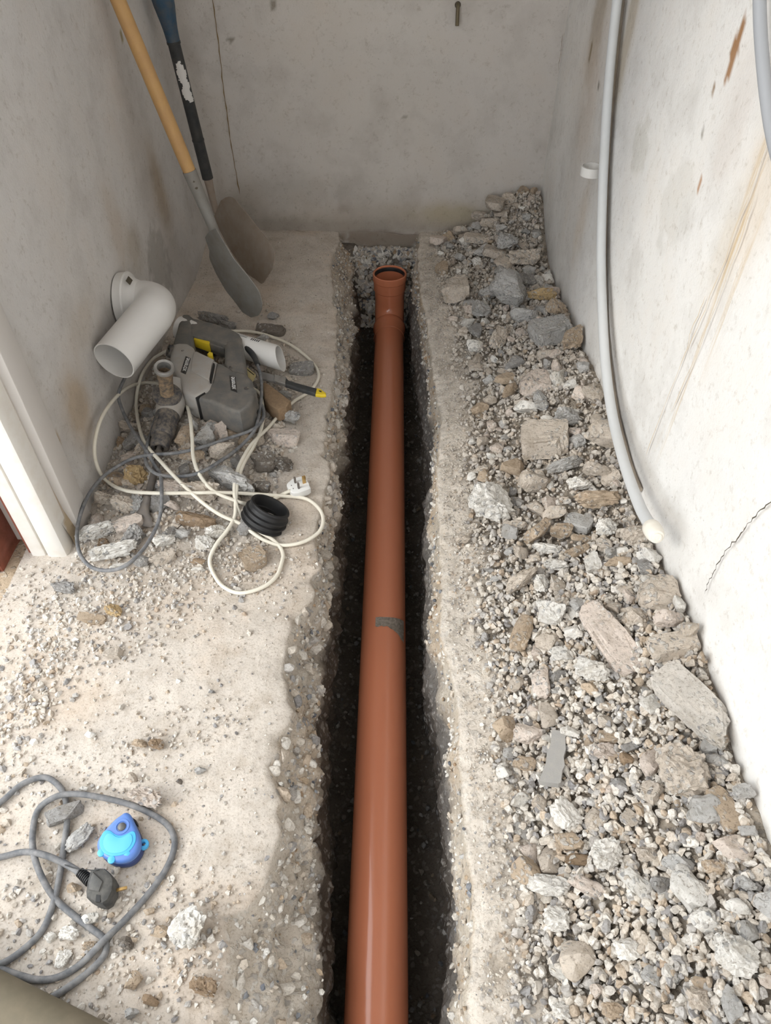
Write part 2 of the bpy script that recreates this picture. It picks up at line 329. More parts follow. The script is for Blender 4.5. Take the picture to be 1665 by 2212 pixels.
# slab left: top + broken side + earth side, one loft
def side_cols(top, n=44): return np.linspace(0, 1, n)
ys = np.arange(-.25, YB + .004, .0065)
YBk = ys[:, None]
def loft_left():
    e = eL(ys); lo = np.interp(ys, [0, .28, .375, .544, .836, .934, 1.08, 1.335, 1.653, 2.17, 2.45, 2.66], [-.10, -.105, -.118, -.129, -.151, -.148, -.138, -.147, -.145, -.135, -.15, -.17])
    nt_ = 120; tx = np.linspace(0, 1, nt_); X = XL - .10 + (e[:, None] - (XL - .10)) * tx[None, :]; Y = np.repeat(YBk, nt_, 1)
    P_ = np.stack([X, Y, X * 0], -1)
    edge = np.exp(-(e[:, None] - X) / .02)
    Z = pile(X, Y) + .004 * fbm(P_, 14, 4, 1) + .0022 * fbm(P_, 90, 3, 2) - edge * (.006 + .01 * np.clip(fbm(P_, 30, 3, 9), 0, 1))
    ns = 60; s = np.linspace(0, 1, ns + 1)[1:]
    up = np.clip(s / .45, 0, 1); SX = e[:, None] + (np.maximum(lo, e + .012) - e)[:, None] * (up ** .9)[None, :] + .012 * np.clip((s - .45) / .55, 0, 1)[None, :]
    SZ = (-.115 * up - .215 * np.clip((s - .45) / .55, 0, 1))[None, :] + 0 * SX - .008
    SY = np.repeat(YBk, ns, 1); Q = np.stack([SX, SY, SZ], -1)
    rg = np.abs(fbm(Q, 22, 4, 91)); d = .030 * fbm(Q, 14, 5, 4) + .022 * rg - .006 + .010 * fbm(Q, 60, 4, 6); amp = np.clip(s * 3.5, 0, 1)[None, :]
    SX = SX + d * amp; SZ = SZ + .6 * d * amp * (1 - np.clip((s - .45) / .1, 0, 1))[None, :]
    V = np.stack([np.hstack([X, SX]), np.hstack([Y, SY]), np.hstack([Z, SZ])], -1)
    c = np.empty(V.shape); c[:, :nt_] = (.585, .53, .47)
    st = fbm(P_, 5, 4, 12)[..., None]; c[:, :nt_] *= 1 + .10 * st
    # reddish-tan mineral stains in the screed
    st2 = np.clip(fbm(P_, 9, 4, 13), 0, 1)[..., None]; c[:, :nt_] = c[:, :nt_] * (1 - .5 * st2) + np.array((.52, .38, .26)) * .5 * st2
    pm = np.clip(pile(X, Y) / .03, 0, 1)[..., None] * .65; c[:, :nt_] = c[:, :nt_] * (1 - pm) + np.array((.29, .255, .22)) * pm
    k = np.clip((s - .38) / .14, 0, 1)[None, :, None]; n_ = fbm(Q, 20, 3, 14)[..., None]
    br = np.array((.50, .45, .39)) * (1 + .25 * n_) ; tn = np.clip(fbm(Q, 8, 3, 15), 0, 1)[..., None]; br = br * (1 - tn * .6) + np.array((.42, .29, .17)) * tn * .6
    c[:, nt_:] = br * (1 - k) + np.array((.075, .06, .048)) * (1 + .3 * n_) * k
    ag = np.zeros(V.shape[:2]); ag[:, :nt_] = .12; ag[:, nt_:] = 1 - .6 * k[..., 0]
    return V, c, ag
V, c, ag = loft_left()
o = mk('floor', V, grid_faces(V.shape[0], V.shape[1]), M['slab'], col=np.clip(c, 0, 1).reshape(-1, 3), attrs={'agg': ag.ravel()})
tag(o, 'dusty beige concrete slab broken away along the trench', kind='structure')
def loft_right():
    e = eR(ys); nt_ = 60; tx = np.linspace(0, 1, nt_); X = e[:, None] + (XR + .03 - e[:, None]) * tx[None, :] ** 1.3; Y = np.repeat(YBk, nt_, 1); P_ = np.stack([X, Y, X * 0], -1)
    edge = np.exp(-(X - e[:, None]) / .02); Z = .010 * fbm(P_, 14, 4, 21) + .005 * fbm(P_, 45, 4, 27) + .002 * fbm(P_, 90, 3, 22) - edge * (.008 + .008 * fbm(P_, 30, 3, 23))
    ns = 60; s = np.linspace(1, 0, ns + 1)[:-1]; up = np.clip(s / .4, 0, 1)
    SX = e[:, None] - (.004 + .012 * up)[None, :] - .012 * np.clip((s - .4) / .6, 0, 1)[None, :] + 0 * e[:, None]
    SZ = (-.10 * up - .23 * np.clip((s - .4) / .6, 0, 1))[None, :] + 0 * SX - .009; SY = np.repeat(YBk, ns, 1); Q = np.stack([SX, SY, SZ], -1)
    rg = np.abs(fbm(Q, 22, 4, 92)); d = .020 * fbm(Q, 16, 5, 24) + .014 * rg - .004 + .008 * fbm(Q, 60, 4, 26); amp = np.clip(s * 3.5, 0, 1)[None, :]
    SX = SX + d * amp; SZ = SZ + .4 * d * amp * (1 - np.clip((s - .4) / .1, 0, 1))[None, :]
    V = np.stack([np.hstack([SX, X]), np.hstack([SY, Y]), np.hstack([SZ, Z])], -1)
    c = np.empty(V.shape); st = fbm(P_, 6, 4, 28)[..., None]; c[:, ns:] = np.array((.62, .565, .50)) * (1 + .12 * st)
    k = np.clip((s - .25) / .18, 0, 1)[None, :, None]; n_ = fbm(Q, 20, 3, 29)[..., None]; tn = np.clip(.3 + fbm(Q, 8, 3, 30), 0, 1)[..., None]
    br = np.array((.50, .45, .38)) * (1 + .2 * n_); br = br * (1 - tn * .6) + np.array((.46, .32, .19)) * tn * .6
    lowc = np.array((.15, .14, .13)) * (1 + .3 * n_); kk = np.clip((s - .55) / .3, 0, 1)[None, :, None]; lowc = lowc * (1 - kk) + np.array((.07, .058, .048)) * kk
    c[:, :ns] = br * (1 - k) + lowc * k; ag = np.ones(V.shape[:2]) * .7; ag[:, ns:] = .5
    return V, c, ag
V, c, ag = loft_right()
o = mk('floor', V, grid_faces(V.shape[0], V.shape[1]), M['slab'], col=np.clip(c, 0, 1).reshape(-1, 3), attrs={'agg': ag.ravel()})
tag(o, 'pale slab edge between the trench and the rubble heap', kind='structure')
# trench bed
gx = np.linspace(-.22, .16, 55); gy = np.arange(-.25, YB + .01, .008); X, Y = np.meshgrid(gx, gy); P_ = np.stack([X, Y, X * 0], -1)
Z = -.325 + .012 * fbm(P_, 14, 4, 31) + .006 * fbm(P_, 70, 3, 32) + .25 * sstep((Y - 2.50) / .15) + .03 * sstep((np.abs(X + .02) - .09) / .07)
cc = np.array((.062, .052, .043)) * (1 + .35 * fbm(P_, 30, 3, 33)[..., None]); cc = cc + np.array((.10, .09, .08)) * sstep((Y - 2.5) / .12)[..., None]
o = mk('ground', np.stack([X, Y, Z], -1), grid_faces(*X.shape), M['earth'], col=cc.reshape(-1, 3), attrs={'agg': (.3 + 0 * X).ravel()}); tag(o, 'dark damp earth bed at the bottom of the trench', kind='structure')
# heap body
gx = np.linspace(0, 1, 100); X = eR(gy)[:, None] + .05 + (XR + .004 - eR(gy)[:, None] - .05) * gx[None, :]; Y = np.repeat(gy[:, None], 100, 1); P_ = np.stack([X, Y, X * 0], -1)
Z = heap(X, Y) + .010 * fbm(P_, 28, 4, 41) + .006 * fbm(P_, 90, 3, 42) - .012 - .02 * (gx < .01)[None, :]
cc = np.array((.41, .36, .30)) * (1 + .22 * fbm(P_, 12, 4, 43)[..., None])  # fines toned darker, putting shade into the gaps between stones
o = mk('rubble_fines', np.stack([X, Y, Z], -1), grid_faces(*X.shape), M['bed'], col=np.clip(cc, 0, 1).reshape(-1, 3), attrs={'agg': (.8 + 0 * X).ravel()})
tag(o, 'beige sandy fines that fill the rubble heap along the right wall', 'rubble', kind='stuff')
# ground outside the doorway
gx = np.arange(-2.4, XL - .06, .02); gy2 = np.arange(-1.2, 2.2, .02); X, Y = np.meshgrid(gx, gy2); P_ = np.stack([X, Y, X * 0], -1)
Z = -.02 + .018 * fbm(P_, 10, 5, 51) + .008 * fbm(P_, 45, 3, 52) - .03 * sstep((-.82 - X) / .2); cc = np.array((.50, .40, .29)) * (1 + .3 * fbm(P_, 12, 4, 53)[..., None]); t = sstep(-(X + .80) / .25)[..., None]; cc = cc * (1 - .45 * t) + np.array((.26, .15, .10)) * .45 * t
o = mk('ground', np.stack([X, Y, Z], -1), grid_faces(*X.shape), M['bed'], col=np.clip(cc, 0, 1).reshape(-1, 3), attrs={'agg': (.5 + 0 * X).ravel()}); tag(o, 'crumbly brown soil outside the doorway', kind='structure')

# ------------------------------------------------------------------ walls, painted on their own surface
def blob(P2, c, r, ang=0):
    d = P2 - np.array(c); ca, sa = math.cos(ang), math.sin(ang); u = (d[..., 0] * ca + d[..., 1] * sa) / r[0]; v = (-d[..., 0] * sa + d[..., 1] * ca) / r[1]
    return u * u + v * v
def paint(P3, P2, col, stains, rust=()):
    n = fbm(P3, 12, 4, 61); n2 = fbm(P3, 45, 3, 62)
    for c, r, tint, amt, hard in stains:
        q = blob(P2, c, r) + .9 * n + .5 * n2
        m_ = (np.clip(1.35 * np.exp(-np.maximum(q, 0)), 0, 1) if not hard else sstep((1.0 - q) / .35))[..., None] * amt
        col = col * (1 - m_) + np.array(tint) * m_
    ru = np.zeros(P2.shape[:2])
    for c, r, a in rust: ru = np.maximum(ru, a * np.clip(1.3 - blob(P2, c, r), 0, 1))
    return np.clip(col, 0, 1), ru
def wall(name, label, axis, k, a0, a1, z0, z1, base, stains, rust=(), amp=.004, step=.009, extra=None):
    A = np.arange(a0, a1 + step, step); Zs = np.arange(z0, z1 + step, step); AA, ZZ = np.meshgrid(A, Zs)
    P2 = np.stack([AA, ZZ], -1); P3 = np.stack([AA * 0 + k, AA, ZZ], -1) if axis == 'x' else np.stack([AA, AA * 0 + k, ZZ], -1)
    d = amp * fbm(P3, 2.2, 4, 71 + hash_(name)) + .0012 * fbm(P3, 30, 3, 72)
    if extra is not None: d = d + extra(AA, ZZ)
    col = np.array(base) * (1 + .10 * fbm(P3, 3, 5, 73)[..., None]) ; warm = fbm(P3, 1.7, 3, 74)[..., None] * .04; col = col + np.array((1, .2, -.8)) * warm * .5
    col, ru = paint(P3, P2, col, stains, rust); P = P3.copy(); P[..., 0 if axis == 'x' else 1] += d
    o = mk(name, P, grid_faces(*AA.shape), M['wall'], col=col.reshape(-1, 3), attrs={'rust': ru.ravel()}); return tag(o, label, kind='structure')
def hash_(s): return sum(map(ord, s)) % 17
def rx(x, y): p = onx(x, y, XR); return (p[1], p[2])
def lx(x, y): p = onx(x, y, XL); return (p[1], p[2])
def bx_(x, y): p = ony(x, y, YB); return (p[0], p[2])
br1, br2, gy1, dk = (.40, .30, .19), (.30, .20, .12), (.40, .39, .36), (.22, .19, .15)
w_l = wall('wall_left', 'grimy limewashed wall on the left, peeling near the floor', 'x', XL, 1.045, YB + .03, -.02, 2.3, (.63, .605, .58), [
    (lx(340, 560), (.10, .11), (.36, .34, .31), .75, 1), (lx(345, 430), (.05, .13), (.36, .27, .17), .8, 0), (lx(290, 540), (.05, .06), (.44, .38, .30), .6, 0),
    (lx(375, 560), (.12, .16), (.34, .32, .30), .6, 0), (lx(170, 880), (.06, .08), (.45, .34, .22), .7, 0), (lx(120, 960), (.02, .05), br1, .9, 1), (lx(135, 1080), (.03, .05), br1, .8, 0),
    (lx(150, 1140), (.035, .05), (.42, .33, .22), .95, 1), (lx(60, 870), (.05, .09), (.46, .40, .32), .6, 0), (lx(300, 330), (.08, .25), (.52, .48, .44), .5, 0), (lx(180, 700), (.1, .05), (.48, .42, .35), .5, 0),
    (lx(250, 500), (.05, .1), (.52, .44, .36), .5, 0), (lx(262, 78), (.008, .02), (.3, .24, .12), .9, 1)],
    extra=lambda a, z: .012 * np.exp(-((z - .02) / .06) ** 2) * (a > 0) + .02 * np.exp(-((a - 2.3) / .25) ** 2 - ((z - .0) / .25) ** 2))
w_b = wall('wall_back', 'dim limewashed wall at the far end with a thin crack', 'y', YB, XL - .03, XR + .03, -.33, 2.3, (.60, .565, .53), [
    (bx_(860, 470), (.5, .05), (.42, .36, .29), .65, 0), (bx_(960, 462), (.13, .035), (.46, .40, .28), .8, 0), (bx_(700, 490), (.4, .03), (.30, .26, .22), .6, 0), (bx_(835, 520), (.20, .04), (.24, .18, .14), .95, 1), (bx_(835, 560), (.3, .10), (.2, .17, .14), .9, 0),
    (bx_(590, 9), (.012, .016), dk, 1, 1), (bx_(498, 86), (.012, .009), dk, .9, 1), (bx_(873, 253), (.006, .006), dk, 1, 1), (bx_(740, 450), (.02, .012), (.33, .25, .2), .6, 0), (bx_(480, 470), (.2, .06), (.36, .34, .31), .7, 0),
    (bx_(800, 150), (.35, .5), (.57, .53, .47), .4, 0), (bx_(620, 420), (.25, .06), (.45, .42, .38), .6, 0)])
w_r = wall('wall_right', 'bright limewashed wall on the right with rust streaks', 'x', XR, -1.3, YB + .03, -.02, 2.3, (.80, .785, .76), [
    (rx(1290, 60), (.06, .16), (.47, .40, .31), .8, 0), (rx(1352, 90), (.04, .2), (.50, .43, .33), .75, 0), (rx(1270, 230), (.07, .15), (.62, .50, .40), .5, 0), (rx(1276, 110), (.010, .03), (.26, .19, .10), 1, 1),
    (rx(1291, 187), (.008, .012), dk, 1, 1), (rx(1590, 95), (.014, .05), (.36, .20, .10), 1, 1), (rx(1541, 190), (.006, .012), br2, 1, 1), (rx(1515, 285), (.005, .014), dk, .8, 1), (rx(1510, 399), (.006, .012), (.45, .25, .13), 1, 1),
    (rx(1385, 310), (.07, .06), (.60, .585, .54), .55, 1), (rx(1455, 450), (.09, .1), (.66, .64, .60), .5, 1), (rx(1255, 480), (.05, .12), (.62, .53, .43), .6, 0), (rx(1240, 400), (.15, .3), (.66, .63, .59), .5, 0),
    (rx(1635, 420), (.06, .12), (.62, .47, .30), .35, 0), (rx(1560, 560), (.05, .1), (.70, .62, .5), .3, 0), (rx(1590, 250), (.05, .1), (.66, .6, .55), .5, 0), (rx(1180, 470), (.1, .1), (.5, .48, .45), .5, 0)],
    rust=[(rx(1600, 480), (.04, .17), .85), (rx(1490, 800), (.035, .17), .6), (rx(1560, 640), (.045, .2), .75), (rx(1430, 950), (.02, .06), .4)])
for bx in ((-.84, -.70, -.02, 2.3), (-.02, XR, -.02, 2.3), (-.70, -.02, -.02, .75), (-.70, -.02, 2.1, 2.3)):  # gap in the unseen front wall is added to light the far end
    V_, F_ = box_geo(bx[0], bx[1], -1.36, -1.3, bx[2], bx[3]); o = mk('wall_front', V_, F_, M['plaster'], smooth=False); tag(o, 'plain wall behind the viewer around an opening added for back light', kind='structure')
wall('wall_left', 'short stretch of left wall beside the doorway', 'x', XL, -1.3, -.45, -.02, 2.3, (.6, .58, .56), [], step=.06)
V_, F_ = box_geo(XL - .12, XR + .12, -1.4, YB + .1, 2.3, 2.36); o = mk('ceiling', V_, F_, M['plaster'], smooth=False); tag(o, 'plain plaster ceiling', kind='structure')
V_, F_ = box_geo(XL - .12, XL, -.45, 1.045, 2.05, 2.3); o = mk('wall_left_lintel', V_, F_, M['plaster'], smooth=False); tag(o, 'lintel above the doorway', kind='structure')
# thin cracks lie in the plaster
def crack(parent, pts, wdt, mat, axis, off):
    q = spline(pts, 4); q = q + rng.normal(0, .0010, q.shape); n = len(q); wv = wdt * (.5 + rng.random(n)); wv[0] = wv[-1] = .0002
    A = q.copy(); B = q.copy(); i = 1 if axis == 'x' else 0
    A[:, i] -= wv; B[:, i] += wv; k = 0 if axis == 'x' else 1; A[:, k] += off; B[:, k] += off
    V = np.stack([A, B], 1).reshape(-1, 3); return mk('crack', V, [[2 * a, 2 * a + 1, 2 * a + 3, 2 * a + 2] for a in range(n - 1)], mat, parent)
crack(w_b, [ony(x, y, YB) for x, y in [(458, -30), (465, 35), (473, 95), (478, 150), (487, 215), (494, 270), (502, 325), (510, 370), (519, 418)]], .0013, M['tancrack'], 'y', -.007)
crack(w_b, [ony(x, y, YB) for x, y in [(560, 497), (620, 496), (700, 500), (760, 497), (840, 500), (900, 506), (960, 502)]], .003, M['crack'], 'y', -.009)
crack(w_r, [onx(x, y, XR) for x, y in [(1219, 68), (1216, 100), (1212, 130), (1209, 155)]], .002, M['tancrack'], 'x', -.006)
crack(w_r, [onx(x, y, XR) for x, y in [(1690, 1065), (1665, 1092), (1640, 1115), (1620, 1138), (1605, 1158), (1585, 1180), (1565, 1205), (1550, 1235), (1538, 1258), (1528, 1285)]], .0009, M['crack'], 'x', -.006)
crack(w_r, [onx(x, y, XR) for x, y in [(1178, 172), (1170, 230), (1160, 290), (1152, 330), (1148, 372)]], .002, M['crack'], 'x', -.012)
for pts in ([(1665, 300), (1632, 400), (1600, 480), (1560, 590), (1520, 690), (1490, 760)], [(1640, 420), (1598, 540), (1545, 680), (1500, 790), (1455, 890)], [(1530, 640), (1505, 700), (1470, 800), (1435, 890), (1400, 985)]):
    crack(w_r, [onx(x, y, XR) for x, y in pts], .0008, simple('rust_run', (.66, .53, .36), .9, .1), 'x', -.005)

# door frame: boards with a step, red strip outside
df = tag(bpy.data.objects.new('door_1', None), 'white painted timber door frame, chipped and dirty at its foot', kind='structure'); COL.objects.link(df); df.location = (-.75, 1.04, 0)
def board(name, x0, x1, y0, y1, mat, z0=-.01, z1=2.05, bev=.004, parent=df): return bm_obj(name, *box_geo(x0, x1, y0, y1, z0, z1), mat, parent, bev=bev)
board('jamb_board', -.765, -.7165, 1.015, 1.075, M['frame'], bev=.012)
board('jamb_board', -.80, -.768, 1.02, 1.10, M['frame'])
board('groove_strip', -.772, -.760, 1.03, 1.08, M['frame'], bev=.001)
board('outer_strip', -.812, -.801, 1.03, 1.12, M['redpaint'])
board('reveal', -.86, -.70, 1.075, 1.14, M['plaster'])
# red-brown steel channel post with a rod, standing outside the frame
ps = thing('steel_post', 'red-brown painted steel channel post outside the white door frame', 'post', (-.875, 1.02, -.05))
bm_obj('web', *box_geo(-.862, -.855, .985, 1.10, -.05, 2.05), M['redpaint'], ps, bev=.001)
bm_obj('flange', *box_geo(-.90, -.862, .978, .986, -.05, 2.05), M['redpaint'], ps, bev=.001)
bm_obj('flange', *box_geo(-.90, -.862, 1.10, 1.108, -.05, 2.05), M['redpaint'], ps, bev=.001)
rod = tube('bolt_rod', [(-.885, 1.02, z) for z in (.10, .105, .2, .5, 1.0)], [.006, .010, .010, .010, .010], M['redpaint'], ps, 14)
lathe('sleeve', (-.885, 1.02, .16), (0, 0, 1), [(0, .0101), (0, .0112), (.11, .0112), (.11, .0101)], M['gcable'], rod, 14)

# ------------------------------------------------------------------ rocks
def rock(name, seed, sub, npl, flat=1.0, rough=.05, rsc=2.0, smooth=True, mat=None, box=1.0, dr=(.42, .78)):
    r = np.random.default_rng(seed); bm = bmesh.new(); bmesh.ops.create_icosphere(bm, subdivisions=sub, radius=1)
    v = np.array([x.co for x in bm.verts]); f = [[q.index for q in p.verts] for p in bm.faces]; bm.free()
    v = np.sign(v) * np.abs(v) ** box; v = v * np.array((1, r.uniform(.75, 1), 1))
    for _ in range(npl):
        n = r.normal(size=3); n /= np.linalg.norm(n); d = r.uniform(*dr) * (1 + .55 * (1 - box)); k = np.maximum(v @ n - d, 0); v = v - k[:, None] * n
    if flat < 1:
        v[:, 2] = np.clip(v[:, 2], -flat, flat)
    nn = v / (np.linalg.norm(v, axis=1)[:, None] + 1e-9)
    v = v + nn * (rough * fbm(v, rsc, 4, seed % 97) + rough * .5 * fbm(v, rsc * 4, 3, seed % 53))[:, None]
    mn, mx = v.min(0), v.max(0); v = (v - (mn + mx) / 2) / ((mx - mn) / 2)
    me = bpy.data.meshes.new(name); me.from_pydata(v.tolist(), [], f); me.update(); me.materials.append(mat or M['chunk'])
    if smooth: me.polygons.foreach_set('use_smooth', [True] * len(f)); me.set_sharp_from_angle(angle=R(24))
    return me
BIG = [rock('concrete_chunk', 100 + i, 4, 9, rough=.20, rsc=2.4, box=.6) for i in range(9)]
AGG = [rock('concrete_chunk', 200 + i, 4, 5, rough=.36, rsc=4.5, box=.75) for i in range(7)]
SLB = [rock('concrete_chunk', 300 + i, 4, 7, flat=.5, rough=.12, rsc=2.6, box=.5) for i in range(7)]
PLK = [rock('concrete_chunk', 350 + i, 4, 5, flat=.55, rough=.18, rsc=2.8, box=.48) for i in range(4)]
MED = [rock('concrete_chunk', 400 + i, 3, 12, rough=.18, rsc=2.4, dr=(.36, .68)) for i in range(12)]
STN = [rock('stone', 500 + i, 3, 13, rough=.10, dr=(.34, .64)) for i in range(12)]
CLR = {'L': (.64, .60, .55), 'W': (.80, .775, .73), 'B': (.60, .53, .455), 'T': (.50, .40, .30), 'G': (.50, .49, .475), 'D': (.20, .175, .15), 'N': (.34, .25, .17), 'Y': (.52, .38, .21), 'P': (.66, .575, .51), 'K': (.33, .32, .31)}
placed = []
def fit(px, py, q, lx_, ly):
    if q[1] + ly / 2 > YB - .008: q = ony(px, py, YB - .008 - ly / 2); 
    ov = q[0] + lx_ / 2 - (XR - .006)
    if ov > 0:
        lx_ = max(lx_ - ov, lx_ * .8); q[0] = min(q[0], XR - .006 - lx_ / 2)
    return q, lx_, ly
def chunk(px, py, wd, ht, ang, typ, col, label=None, group=None, lift=.25, lzf=.8, name='concrete_chunk', cat='concrete chunk', meshes=None):
    p = ptg(px, py, 0); t = np.linalg.norm(p - C0); dep = (p - C0) @ (ray(832.5, 1106) / np.linalg.norm(ray(832.5, 1106)))
    k = dep / F; a = math.asin((H - p[2]) / t); lx_ = wd * k; hh = ht * k
    ar = abs(math.sin(R(ang))); lz = lzf * min(lx_, hh) * (.62 if typ in ('slab', 'plank') else 1)
    ly = max((hh - lz * math.cos(a)) / math.sin(a), .5 * hh)
    me = meshes or {'big': BIG, 'agg': AGG, 'slab': SLB, 'plank': PLK, 'med': MED, 'stone': STN}[typ]
    o = bpy.data.objects.new(name, random.choice(me)); COL.objects.link(o)
    z = p[2] + lz * lift; q = at(px, py, z); g = float(gz(q[0], q[1])); q = at(px, py, g + lz * lift)
    q, lx_, ly = fit(px, py, q, lx_, ly)
    if q[0] < 0 and q[0] - lx_ / 2 < XL + .004: q[0] = XL + .004 + lx_ / 2
    o.location = q; o.rotation_euler = (random.uniform(-.18, .18), random.uniform(-.18, .18), R(-ang))
    o.scale = (lx_ / 2, ly / 2, lz / 2); c = np.array(CLR[col]) * random.uniform(.92, 1.06); o.color = (*c, 1)
    g = float(gz(q[0], q[1]))
    if q[2] - o.scale[2] > g: o.location.z = g + o.scale[2] * .7 if q[2] - g > .06 else q[2]
    tag(o, label, cat, group); placed.append((q[0], q[1], max(lx_, ly) / 2)); return o
